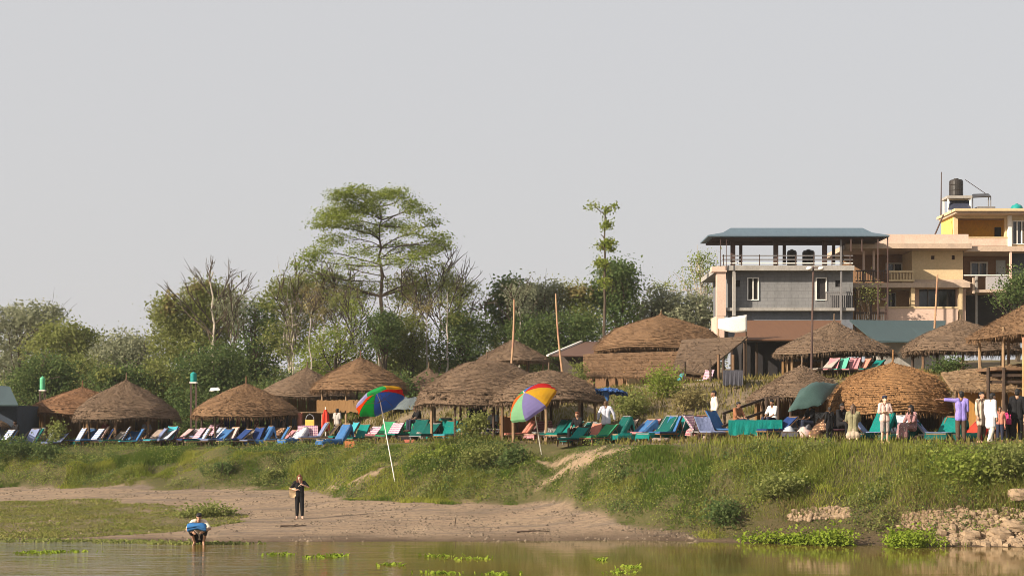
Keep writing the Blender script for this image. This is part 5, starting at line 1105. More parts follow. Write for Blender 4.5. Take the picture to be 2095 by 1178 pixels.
person('man in a pale pink shirt and dark cap with folded arms above the grass', 1810, 53.9, 12, stand(elL=(.24,-.04,1.14), wrL=(-.02,-.19,1.14), hdL=(-1,.1,.1), elR=(-.24,-.04,1.13), wrR=(.04,-.175,1.10), hdR=(1,.15,.05)), 'pale', 'black', False, 1.62, pnk_g, .55, clothm('checked shorts', (.42,.34,.30), (.20,.18,.18)), .55, hat=navy_g, hem=.08)
person('man in a violet shirt pointing left with his arm held straight out', 1966, 53.2, 178, stand(elR=(-.20,.02,1.13), wrR=(-.23,-.02,.9), elL=(.44,-.02,1.42), wrL=(.68,-.05,1.44), hdL=(1,-.1,.02), yaw=R(25)), 'brown', 'black', False, 1.80, pur_g, .62, brn_g, .95, hem=.10)
person('person in a white shawl and loose white trousers leaning as they walk', 2027, 52.2, 115, stand(hed=(.02,-.10,1.56), nek=(.01,-.05,1.44), knL=(.09,-.10,.5), anL=(.1,-.08,.1), toL=(.1,-.26,.04), knR=(-.09,.02,.5), anR=(-.1,.18,.12), toR=(-.1,.02,.03), elL=(.22,.02,1.12)), 'tan', 'black', False, 1.76, clothm('shawl', (.60,.59,.62)), .95, clothm('loose white', (.70,.64,.54)), .96, hem=.30)
person('thin person in a striped pale kurta behind the white shawl', 2008, 53.4, 30, stand(elL=(.24,-.04,1.14), wrL=(.05,-.2,1.2), hdL=(-.8,-.2,.4)), 'tan', 'black', False, 1.74, plaid('striped kurta', (.58,.50,.40), (.22,.16,.12), (.4,.32,.25), 16, 'stripe'), .9, brn_g, .95, hem=.28)
person('man all in black standing at the right edge of the terrace', 2081, 52.6, 160, stand(), 'tan', 'black', False, 1.80, blk, .9, blk, .96, hem=.12)
person('child in a coral pink vest left of the man in black', 2046, 53.2, -20, stand(), 'brown', 'black', False, 1.22, CL['salmon'], .1, navy_g, .9)
person('child in a magenta top close to the man in black', 2064, 53.6, 15, stand(), 'brown', 'black', False, 1.12, clothm('magenta', (.60,.06,.20)), .4, blk, .9)
sit = dict(pel=(0,.10,.46), wai=(0,.12,.60), che=(0,.10,.80), nek=(0,.07,.97), hed=(0,.03,1.10), shL=(.17,.08,.92), shR=(-.17,.08,.92), elL=(.22,-.04,.68), elR=(-.22,-.04,.68), wrL=(.12,-.22,.56), wrR=(-.12,-.22,.56),
           hdL=(-.3,-.9,-.2), hdR=(.3,-.9,-.2), hiL=(.09,.06,.45), hiR=(-.09,.06,.45), knL=(.12,-.34,.50), knR=(-.12,-.34,.50), anL=(.12,-.36,.10), anR=(-.12,-.36,.10), toL=(.13,-.54,.04), toR=(-.13,-.54,.04), pitch=R(8), yaw=0, lat=(1,0,0))
person('woman in a patterned dress with long dark hair seated facing left', 1862, 54.6, -62, sit, 'brown', 'black', True, 1.72, pat_g, .6, pat_g, 1, True, off=.05)
person('woman with brown hair in an olive top seen kneeling from behind', 1745, 54.6, 170, dict(sit, knL=(.14,-.26,.16), knR=(-.14,-.26,.16), anL=(.12,.16,.10), anR=(-.12,.16,.10), toL=(.12,.32,.04), toR=(-.12,.32,.04), pel=(0,.06,.34), wai=(0,.05,.48), hiL=(.09,.04,.32), hiR=(-.09,.04,.32)), 'pale', 'brown', True, 1.74, grn_g, .5, clothm('beige skirt', (.45,.36,.27)), 1, True, off=.1)
person('slim person all in black standing before the domed hut left side', 1697, 54.9, 200, stand(), 'dark', 'black', False, 1.25, blk, .8, blk, .96, hem=.2)
person('seated man in dark clothes with a reddish face below the banded hut', 1180, 62.8, -40, sit, 'tan', 'red', False, 1.70, blk, .6, blk, 1, off=.08)
person('dark clothed man sitting bent forward on the black backed lounger', 851, 71.6, -60, dict(sit, hed=(0,-.06,1.07), nek=(0,.0,.96)), 'dark', 'black', False, 1.75, blk, .5, navy_g, 1, off=.42)
person('man in dark shirt with orange cloth standing inside the large low hut', 966, 70.0, 20, stand(), 'dark', 'black', False, 1.68, navy_g, .4, clothm('orange wrap', (.62,.20,.05)), .95)
person('person in black standing in the doorway of the large low hut', 984, 70.6, 190, stand(), 'dark', 'black', False, 1.70, blk, .9, blk, .95)
person('dark seated figure at the far left beside the grey loungers', 30, 82.2, -30, sit, 'dark', 'black', False, 1.70, blk, .8, blk, 1, off=.1)
person('man leaning on the red folded parasol side wearing white and dark', 690, 78.2, 150, stand(), 'dark', 'black', False, 1.60, clothm('dull white', (.40,.37,.34)), .4, blk, .95)
person('person in black seated low before the domed hut entrance', 1724, 57.2, 30, sit, 'dark', 'black', False, 1.7, blk, .8, blk, 1, off=.1)

for px, D, rz, lb, sh in ((214,80.6,-30,'seated person in a dark red shirt under the red topped hut',clothm('dark red', (.16,.03,.03))), (300,80.8,20,'seated person in a grey shirt by the right post of the red topped hut',clothm('dull grey', (.22,.22,.24))), (575,79.6,-40,'seated person in a brown shirt under the right of the sagging hut',brn_g),
    (1008,69.6,-20,'seated person in a pale shirt behind the low rail fence',clothm('pale blue', (.40,.46,.52))), (1578,58.8,-50,'seated person in a pale top behind the long teal table',wht_g), (1512,59.0,40,'seated person in brown behind the left end of the long teal table',clothm('rust', (.28,.12,.06))), (1655,57.6,-70,'seated person in dark clothes between the grey and patterned loungers',blk)):
    person(lb, px, D, rz, sit, 'brown', 'black', False, 1.66, sh, .5, navy_g, 1, off=.12)
# ------------------------------------------------------------------ trees and shrubs
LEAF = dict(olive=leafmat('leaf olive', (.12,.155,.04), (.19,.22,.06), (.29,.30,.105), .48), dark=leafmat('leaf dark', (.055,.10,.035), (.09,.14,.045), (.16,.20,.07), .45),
            bright=leafmat('leaf bright', (.13,.19,.03), (.20,.26,.045), (.30,.33,.08), .5), grey=leafmat('leaf grey', (.17,.19,.11), (.24,.26,.155), (.34,.345,.22), .48),
            dry=leafmat('leaf dry', (.19,.15,.065), (.26,.21,.085), (.30,.27,.12), .4), water=leafmat('leaf water', (.13,.20,.02), (.20,.28,.03), (.28,.34,.05), .4))
def leaf_cloud(parent, blobs, size, mat, seed, name='crown', flat=0., per=22, spread=.36, hollow=1.6, extra=None):
    """blobs: (centre, rx, ry, rz, leaves); small loose leaf faces gathered in clumps"""
    r = np.random.default_rng(seed); PT = []; 
    for (c, rx, ry, rz, n) in blobs:
        k = max(3, int(n/per)); d = r.normal(size=(k,3)); d /= np.linalg.norm(d, axis=1)[:,None]; q = r.random(k)**(1/(3*hollow))
        cc = np.array(c)+d*q[:,None]*np.array([rx,ry,rz])
        m_ = r.integers(0, k, n); sp = spread*(.5+r.random(k))
        PT.append(cc[m_]+r.normal(size=(n,3))*sp[m_][:,None]*np.array([1,1,.55 if flat else .8]))
    p = np.concatenate(PT, 0); n = len(p)
    nm = r.normal(size=(n,3)); nm[:,2] = np.abs(nm[:,2])*(1+flat*3)+.2; nm /= np.linalg.norm(nm, axis=1)[:,None]
    u = np.cross(nm, r.normal(size=(n,3))); u /= np.linalg.norm(u, axis=1)[:,None]+1e-9; v = np.cross(nm, u)
    s_ = size*.8*(.45+r.random(n))[:,None]; a = p-u*s_*.5; b = p+v*s_*.30; c = p+u*s_*.5; d = p-v*s_*.30
    V = np.stack([a,b,c,d], 1).reshape(-1,3); Q = np.arange(n*4).reshape(-1,4)
    if extra:
        n0 = len(Q); r2 = np.random.default_rng(seed+7); V2 = []
        for (c, rx, ry, rz, k) in extra[1]:
            q = np.array(c)+r2.normal(size=(k,3))*np.array([rx,ry,rz])*.5; a2 = r2.normal(size=(k,3)); a2 /= np.linalg.norm(a2, axis=1)[:,None]; b2 = np.cross(a2, r2.normal(size=(k,3))); b2 /= np.linalg.norm(b2, axis=1)[:,None]
            s2 = size*(.5+r2.random(k))[:,None]; V2.append(np.stack([q-a2*s2*.5, q+b2*s2*.3, q+a2*s2*.5, q-b2*s2*.3], 1).reshape(-1,3))
        V2 = np.concatenate(V2, 0); V = np.concatenate([V, V2], 0); Q = np.arange(len(V)).reshape(-1,4)
        o = build_np(name, V, Q, mat, parent); o.data.materials.append(extra[0]); o.data.polygons.foreach_set('material_index', (np.arange(len(Q)) >= n0).astype(np.int32)); return o, p
    return build_np(name, V, Q, mat, parent), p
def limb(mb, a, b, r0, r1, rnd, bend=.12, n=6):
    a, b = Vector(a), Vector(b); L = (b-a).length; off = Vector((rnd.uniform(-1,1), rnd.uniform(-1,1), rnd.uniform(-.4,.8)))*L*bend
    pts = [a.lerp(b, i/n)+off*math.sin(math.pi*i/n)+Vector((rnd.uniform(-1,1),rnd.uniform(-1,1),rnd.uniform(-1,1)))*L*.012 for i in range(n+1)]
    mb.tube(pts, [r0+(r1-r0)*i/n for i in range(n+1)], 6); return pts
def tree(label, px, D, top_px, blobs, leaf='olive', size=.26, seed=1, tr=.16, bk=None, trunk_top=None, lean=0, name='tree', limbs=14, twigs=0, dens=1., flat=0, extra=None, cat='tree', group='trees behind the huts', spread=.36, fork=None, per=22, hollow=1.6):
    """blobs in picture units at depth D: (px, py, half width, half height, leaves)"""
    rnd = random.Random(seed); g = ground(px, D); t_ = thing(name, label, cat, g, group); W = []
    for (bx, by, hw, hh, n) in blobs:
        rx, rz = hw*D/F, hh*D/F; c = P(bx, by, D); c.y += rnd.uniform(-.5,.5)*rx*.8; W.append((c, rx, max(rx*.8, rz*.5), rz, int(n*dens*1.25)))
    ex = (LEAF[extra[0]], [(P(bx,by,D)+Vector((0,-.6,0)), hw*D/F, hw*D/F*.8, hh*D/F, n) for (bx,by,hw,hh,n) in extra[1]]) if extra else None
    cr, pts = leaf_cloud(t_, W, size, LEAF[leaf], seed, flat=flat, spread=spread, per=per, hollow=hollow, extra=ex)
    mb = MB(); tz = Z_(trunk_top or top_px+20, D); topp = Vector((g.x+lean, D, tz)); tp_ = limb(mb, g-Vector((0,0,.2)), topp, tr, tr*.30, rnd, .02, 10)
    for i in range(limbs):
        q = pts[rnd.randrange(len(pts))]; f = rnd.uniform(.35, .95) if fork is None else rnd.choice(fork)+rnd.uniform(-.02,.02); st_ = tp_[min(10, int(f*10))]
        q = Vector(q); 
        if q.z < st_.z-.5: q.z = st_.z+rnd.uniform(-.2,.6)
        lp = limb(mb, st_, q, tr*.36*(1-f*.5)+.015, .015, rnd, .14)
        for k_ in range(2):
            e = lp[rnd.randrange(2,5)]; d = (lp[-1]-lp[0])*rnd.uniform(.2,.45); limb(mb, e, e+d+Vector((rnd.uniform(-1,1),rnd.uniform(-1,1),rnd.uniform(-.2,1)))*d.length*.7, .02, .008, rnd, .1, 4)
    mb.build('trunk', bk or bark, t_); return t_
# far left pale trees
tree('pale loose crowned tree at the far left edge', 40, 122, 622, [(20,655,55,28,1500),(75,650,60,26,1700),(50,690,80,35,2600),(0,740,60,50,2200),(95,640,35,14,700)], 'grey', .30, 101, limbs=22)
tree('rounded tree sloping down right of the pale far left tree', 150, 119, 655, [(140,690,55,30,2000),(165,720,50,45,2600),(110,720,60,45,2600),(185,700,28,18,700)], 'olive', .28, 102, limbs=16, extra=('dry', [(150,700,18,14,250)]))
tree('dome shaped tree above the red topped hut', 258, 117, 680, [(255,705,45,24,1900),(250,740,62,38,3400),(295,730,34,34,1500),(215,735,30,30,1200)], 'grey', .28, 103, limbs=16)
tree('dark bushy tree behind the bright green tank', 85, 96, 728, [(85,765,50,36,2600),(60,790,45,30,1700),(115,780,30,40,1500)], 'dark', .22, 104)
tree('dull green tree above the leftmost hut', 150, 100, 740, [(165,765,40,36,2200),(130,780,30,34,1300)], 'olive', .22, 105)
tree('mid green tree behind the red topped hut', 238, 95, 752, [(222,778,42,28,2000),(270,782,38,26,1700)], 'dark', .22, 106, extra=('olive', [(225,766,24,12,500)]))
tree('olive bushy tree right of the red topped hut', 330, 96, 740, [(322,780,30,44,2200),(345,800,28,34,1500),(310,830,26,26,900)], 'olive', .22, 107)
# the tower of foliage with bare branches
tree('dense tower like tree wrapped in creepers left of centre', 405, 108, 580, [(420,610,42,28,2400),(360,645,46,38,2800),(420,660,60,46,4600),(460,640,40,50,2800),(345,700,36,50,2600),(410,720,62,40,3600),(335,630,22,30,700)], 'olive', .24, 108, tr=.26, limbs=20, extra=('dry', [(412,592,20,14,500),(352,625,14,22,400)]))
tree('dark green tree below the creeper tower', 450, 100, 705, [(450,735,42,28,2200),(440,775,48,28,2200),(390,760,40,30,1700),(480,770,24,26,900)], 'dark', .22, 109)
def bare(label, px, D, top, tips, trunk_m, tr, seed, f0=.45, leaf=None, sub=7, trunk_top=None):
    rnd = random.Random(seed); g = ground(px, D); t_ = thing('bare_tree', label, 'tree', g, 'trees behind the huts'); mb = MB(); tp_ = limb(mb, g-Vector((0,0,.2)), P(px, trunk_top or top, D), tr, tr*.25, rnd, .01, 12)
    br = MB()
    for (tx, ty, f) in tips:
        e = P(tx, ty, D)+Vector((0, rnd.uniform(-2,2), 0)); lp = limb(br, tp_[min(12, int(f*12))], e, tr*.32, .018, rnd, .08, 8)
        for k_ in range(sub):
            i = rnd.randrange(2, 8); d = (lp[-1]-lp[0]).normalized(); q = (d+Vector((rnd.uniform(-1,1),rnd.uniform(-1,1),rnd.uniform(-.5,1.1)))*.8)*rnd.uniform(.4,1.3); lq = limb(br, lp[i], lp[i]+q, .028, .010, rnd, .1, 4)
            for z_ in range(2): d2 = Vector((rnd.uniform(-1,1),rnd.uniform(-1,1),rnd.uniform(-.3,1)))*rnd.uniform(.2,.5); limb(br, lq[rnd.randrange(1,4)], lq[3]+d2, .014, .006, rnd, .1, 3)
    mb.build('trunk', trunk_m, t_); br.build('branches', bark, t_)
    if leaf: leaf_cloud(t_, [(P(a,b,D), c*D/F, c*D/F, d*D/F, n) for (a,b,c,d,n) in leaf[1]], .18, LEAF[leaf[0]], seed, spread=.25)
    return t_
bare('pale trunked bare tree whose branches spread above the creeper tower', 432, 106, 552, [(380,575,.72),(350,590,.66),(470,548,.8),(500,565,.78),(522,580,.72),(515,605,.66),(400,560,.85),(432,545,.95),(475,640,.5),(395,640,.5),(460,600,.7),(340,600,.6)], bark_pale, .17, 110)
tree('thin dark tree with gaps of sky left of the tall layered tree', 520, 104, 605, [(540,640,30,30,900),(555,690,44,40,1800),(505,690,30,60,1500),(530,740,50,30,1900),(500,760,24,26,600)], 'dark', .24, 111, limbs=24, spread=.30)
tree('olive tree under the left side of the tall layered tree', 600, 102, 560, [(600,590,38,22,1100),(580,620,45,26,1400),(630,640,45,40,2000),(590,690,52,40,2600),(560,600,18,12,300),(650,570,40,20,900)], 'olive', .22, 112, limbs=24, flat=.5, spread=.34, bk=bark_pale)
tree('yellow green scrub tree between the sagging hut and the peaked hut', 690, 98, 680, [(690,700,50,34,2600),(650,740,50,34,2200),(740,720,30,34,1300)], 'bright', .18, 113, dens=.8)
# the tall layered tree
rT = random.Random(7); lay = []
for (bx, by, hw, hh, n) in [(735,398,36,10,800),(700,408,26,9,480),(775,400,34,9,620),(815,405,30,8,480),(720,425,48,12,1000),(760,430,40,12,720),(840,425,24,9,360),(680,440,36,10,700),(860,440,28,8,380),(885,458,20,6,220),(668,466,28,8,340),(705,458,46,12,820),(750,470,40,12,580),(800,455,42,11,560),
                            (845,480,32,9,340),(895,492,28,10,460),(905,500,18,8,240),(870,505,36,10,480),(820,505,40,11,420),(690,492,44,10,460),(740,505,46,10,400),(660,520,34,9,340),(700,535,44,10,380),(640,530,28,8,280),(850,535,38,10,360),(780,540,60,12,420),(620,548,26,8,240),(665,560,40,10,340),(880,520,22,8,220)]:
    lay.append((bx, by, hw, hh, n))
D = 100; g = ground(782, D); t_ = thing('tall_tree', 'tallest tree with flat layered sprays of bright leaves in the picture centre left', 'tree', g, 'trees behind the huts')
W = [(P(a,b,D)+Vector((0,rT.uniform(-2.2,2.2),0)), c*D/F, c*D/F*1.0, d*D/F*1.3, n) for (a,b,c,d,n) in lay]
leaf_cloud(t_, [(a,b,c,d,int(n*2.2)) for a,b,c,d,n in W], .17, LEAF['bright'], 77, flat=.4, per=22, spread=.235, hollow=1.0)
mb = MB(); tp_ = limb(mb, g-Vector((0,0,.2)), P(776, 408, D), .20, .03, rT, .006, 22); nodes = [(Z_(520,D)), Z_(500,D), Z_(480,D), Z_(608,D), Z_(540,D)]
for (c, rx, ry, rz, n) in W:
    z0 = max(nodes[3], min(Z_(425,D), c.z-rT.uniform(.2,1.3))); st_ = min(tp_, key=lambda p: abs(p.z-z0)); e = c+Vector((rT.uniform(-.5,.5)*rx, 0, -rz*.3)); lp = limb(mb, st_, e, .038, .012, rT, .16, 8)
    for k_ in range(5): q = lp[rT.randrange(3,8)]; limb(mb, q, c+Vector((rT.uniform(-1,1)*rx, rT.uniform(-1,1)*ry, rT.uniform(-1,1)*rz)), .014, .005, rT, .12, 4)
for tx, ty in ((722,590),(700,582),(835,590),(858,576)): limb(mb, min(tp_, key=lambda p: abs(p.z-Z_(608,D))), P(tx,ty,D), .085, .03, rT, .06, 6)
mb.build('trunk', bark, t_)
bare('thin twiggy brownish tree right of the tall layered tree', 900, 101, 570, [(870,560,.8),(920,545,.85),(945,570,.75),(880,590,.65),(955,600,.6),(930,520,.95),(850,600,.6),(905,540,.9),(965,610,.55)], bark_pale, .10, 114, leaf=('olive', [(890,565,50,26,1500),(930,590,36,26,1000),(860,600,40,24,1100)]))
bare('pale slender tree standing close right of the twiggy tree', 913, 99, 600, [(935,590,.9),(900,600,.85),(945,620,.8),(890,640,.7)], bark_pale, .09, 115, leaf=('olive', [(925,610,30,22,500)]))
bare('pale slender trunk left of the twiggy tree', 872, 99, 620, [(850,610,.9),(885,610,.9),(860,640,.8)], bark_pale, .08, 116, leaf=('dry', [(860,625,30,20,400)]))
bare('pale thin trunk above the hut squeezed left of the peaked hut', 636, 97, 630, [(620,615,.95),(650,620,.95),(640,600,.98)], bark_pale, .075, 117, leaf=('dry', [(640,630,24,20,300)]))
bare('brownish twiggy tree filling the gap under the tall tree left side', 690, 101, 560, [(660,580,.8),(720,575,.85),(680,560,.9),(740,600,.7),(650,620,.6),(705,610,.7)], bark_pale, .09, 118, leaf=('olive', [(690,600,60,34,2200),(740,590,40,30,1000)]))
bare('pale bare trunk just right of the peaked hut', 775, 97, 690, [(765,680,.95),(790,682,.95)], bark_pale, .07, 119)
for i, (px, D, top, tips, lf, n, lb) in enumerate([(662,100,600,((640,590),(680,585),(665,570)),'dry',500,'pale slim trunk left of the tall layered tree with thin brown twigs'), (708,98.5,620,((690,600),(725,605),(715,585)),'olive',420,'slim pale trunk with a few leaves close left of the dark ivy tree'),
 (728,97.5,640,((718,620),(742,625)),'bright',300,'slender pale trunk directly above the peaked hut'), (822,100.5,585,((800,570),(845,575),(825,555)),'olive',520,'slim tree with airy leaves close right of the tall trunk'), (848,102,575,((830,560),(868,565),(850,545)),'dry',520,'airy brown twigged tree between the tall tree and the twiggy tree'),
 (938,102,590,((920,575),(960,580),(945,560)),'olive',480,'airy slim tree at the right fringe of the twiggy trees'), (598,101,570,((575,575),(620,560),(600,545)),'olive',520,'airy slim tree at the left fringe below the tall tree'), (1062,100,600,((1045,590),(1080,590)),'grey',350,'slim pale stem rising among the leafy trees behind the upper hut'), (475,103,620,((460,610),(495,605),(480,590)),'grey',420,'airy grey tree between the creeper tower and the thin dark tree')]):
    bare(lb, px, D, top, [(a, b, .75+.05*j) for j, (a, b) in enumerate(tips)]+[(tips[0][0]-8, tips[0][1]+35, .6), (tips[1][0]+8, tips[1][1]+40, .55)], bark_pale, .08, 400+i, leaf=(lf, [(tips[0][0], tips[0][1]+12, 22, 18, n), (tips[1][0], tips[1][1]+14, 24, 18, n), (px, top+30, 26, 20, n)]))
tree('dark round ivy covered tree directly under the tall trunk', 786, 97, 636, [(787,662,34,22,2600),(785,695,30,22,1800)], 'dark', .18, 120, spread=.25)
tree('olive tree mass behind the small low hut', 840, 100, 640, [(835,680,45,34,2600),(850,720,50,34,2600),(815,730,36,30,1500)], 'olive', .2, 121)
tree('dark rounded tree right of the pale slender trunks', 955, 100, 640, [(945,670,38,28,2400),(975,690,28,38,1700),(940,720,44,34,2400)], 'dark', .2, 122, extra=('olive', [(935,655,26,14,500)]))
tree('broad leafy tree behind the upper thatched hut', 1045, 106, 570, [(1040,595,32,22,1300),(1030,630,38,34,1700),(1075,615,34,26,1300),(1040,680,44,34,2000)], 'dark', .27, 123, limbs=20, spread=.3)
tree('grey green tree next right behind the upper thatched hut', 1105, 104, 575, [(1100,602,34,22,1500),(1110,640,40,36,2200),(1138,600,22,18,700)], 'grey', .24, 124, limbs=16)
tree('brownish green tree behind the reddish bamboo pole', 1178, 104, 580, [(1175,610,38,26,1700),(1190,650,40,34,2000),(1205,600,16,12,300)], 'olive', .22, 125, extra=('dry', [(1180,600,24,14,500)]))
tree('dark dense tree mass over the gabled shed', 1150, 100, 640, [(1080,680,50,30,3000),(1150,675,55,34,3800),(1205,680,34,34,2000),(1120,715,60,26,2400)], 'dark', .2, 126)
tree('tall dark tree behind the thin sprouting trunk', 1258, 104, 535, [(1262,560,34,22,2200),(1278,590,28,26,1800),(1250,605,34,30,2000),(1225,600,18,26,700),(1265,650,36,34,1800)], 'dark', .24, 127, limbs=18)
# the odd sprouting trunk
D = 96; g = ground(1236, D); t_ = thing('sprouting_tree', 'thin bare trunk with leaf tufts sprouting at intervals up its height', 'tree', g); rnd = random.Random(9)
mb = MB(); e_ = P(1238,430,D); mb.tube([(g-Vector((0,0,.2))).lerp(e_, i/12)+Vector((rnd.uniform(-.03,.03),0,0)) for i in range(13)], [.13-.095*i/12 for i in range(13)], 7)
limb(mb, P(1238,440,D), P(1214,418,D), .03, .03, rnd, .1); limb(mb, P(1238,434,D), P(1256,420,D), .03, .025, rnd, .12)
for yy, dx in ((508,-16),(500,12),(488,-8),(540,-12),(545,14)): limb(mb, P(1237,yy,D), P(1237+dx,yy-8,D), .05, .02, rnd, .1)
mb.build('trunk', bark, t_)
tf = [(P(bx,by,D), hw*D/F*.9, hw*D/F*.9, hh*D/F*.8, n) for (bx,by,hw,hh,n) in [(1239,462,9,7,420),(1213,421,5,5,110),(1257,421,6,5,110),(1239,430,9,4,150),(1241,498,14,8,560),(1235,540,18,10,700),(1250,508,7,5,200),(1229,506,6,4,150),(1238,578,12,9,420)]]
leaf_cloud(t_, tf, .19, LEAF['bright'], 99, 'crown', per=50, spread=.15)
tree('grey green tree between the sprouting trunk and the block building', 1335, 106, 590, [(1330,640,40,30,1800),(1380,625,50,26,2200),(1340,600,20,10,200),(1440,640,36,36,1700),(1390,660,60,24,2000)], 'grey', .26, 128, limbs=20)
tree('thin twiggy tree with a yellow green top left of the block building', 1432, 110, 520, [(1440,530,26,9,420),(1420,560,34,24,420),(1450,570,24,30,400),(1365,585,24,8,200)], 'bright', .18, 129, limbs=26, bk=bark_pale, spread=.3)
tree('green bush pressed against the right end of the cream building', 2082, 92, 565, [(2085,590,22,26,1600),(2060,610,20,14,600),(2100,570,20,20,700)], 'dark', .2, 130)
tree('leafy creeper plant on the steel stair tower', 1778, 96.4, 590, [(1775,600,18,13,420)], 'olive', .15, 131, tr=.05, limbs=4)
bare('slender pale trunk at the gap right of the dark rounded tree', 993, 101, 612, [(985,630,.95),(1003,625,.95)], bark, .06, 132)
# undergrowth and the wood beyond, which read as one mass
def mass(name, label, D, rows, leaf, size, seed):
    r = np.random.default_rng(seed); bl = []
    for (p0, p1, ptop, hw, n) in rows:
        k = max(1, int((p1-p0)/(hw*.9)))
        for i in range(k):
            px = p0+(p1-p0)*(i+.5)/k; d = D+r.uniform(-3,3); x = X_(px, d); g = float(zt(x, d)); top = Z_(ptop+r.uniform(-12,16), d); hz = max(.4, (top-g)/2)
            bl.append(((x, d, g+hz*.92), hw*d/F*1.1, 1.2, hz, n))
    o, p = leaf_cloud(None, bl, size, LEAF[leaf], seed, name, spread=.42, hollow=1.2); return tag(o, label, 'undergrowth', kind='stuff')
mass('far_wood', 'far wood closing the gaps behind the left trees', 138, [(-80,330,722,26,1500),(330,620,742,26,1500),(620,1010,735,26,1500),(1010,1470,700,26,1300)], 'grey', .42, 301)
mass('undergrowth', 'olive undergrowth between the trunks behind the huts', 104, [(-40,330,775,22,1100),(330,640,760,22,1100),(640,1010,728,22,1000),(1010,1230,690,20,800)], 'olive', .26, 302)
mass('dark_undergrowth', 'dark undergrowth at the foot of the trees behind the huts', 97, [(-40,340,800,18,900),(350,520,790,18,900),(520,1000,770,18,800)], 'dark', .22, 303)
# broad leaved weeds breaking up the bank grass
x, yv, r = sample(5200, -28, 20, FTY, TPY, 71); g, tr, wt, pt = masks(x, yv); k = np.nonzero((r.random(len(x)) < g) & (vnoise(x, yv, 2.4, 72) > .40))[0]
bl = [((x[i], yv[i], float(zt(x[i], yv[i]))+.12), .12+.22*r.random(), .18, .05+.12*r.random(), 20) for i in k]
for nm, lf, a in (('bank_weeds', 'olive', 0), ('dark_bank_weeds', 'dark', 1), ('bright_bank_weeds', 'bright', 2)):
    o, p = leaf_cloud(None, bl[a::3], .085, LEAF[lf], 73+a, nm, spread=.12, per=17); tag(o, {'olive':'olive','dark':'dark','bright':'bright'}[lf]+' broad leaved weeds scattered over the river bank', 'weeds', kind='stuff')
# knee high scrub in clumps over the bank
x, yv, r = sample(420, -28, 20, FTY, TPY-.4, 91); g, tr, wt, pt = masks(x, yv); k = np.nonzero((r.random(len(x)) < g*.9) & (vnoise(x, yv, 2.0, 92) > .5))[0]
bl = [((x[i], yv[i], float(zt(x[i], yv[i]))+.14), .22+.4*r.random(), .3, .12+.2*r.random(), 150) for i in k]
for nm, lf, a in (('bank_scrub', 'olive', 0), ('dark_bank_scrub', 'dark', 1)):
    o, p = leaf_cloud(None, bl[a::2], .10, LEAF[lf], 95+a, nm, spread=.13, per=15); tag(o, lf+' knee high scrub in clumps over the river bank', 'scrub', kind='stuff')
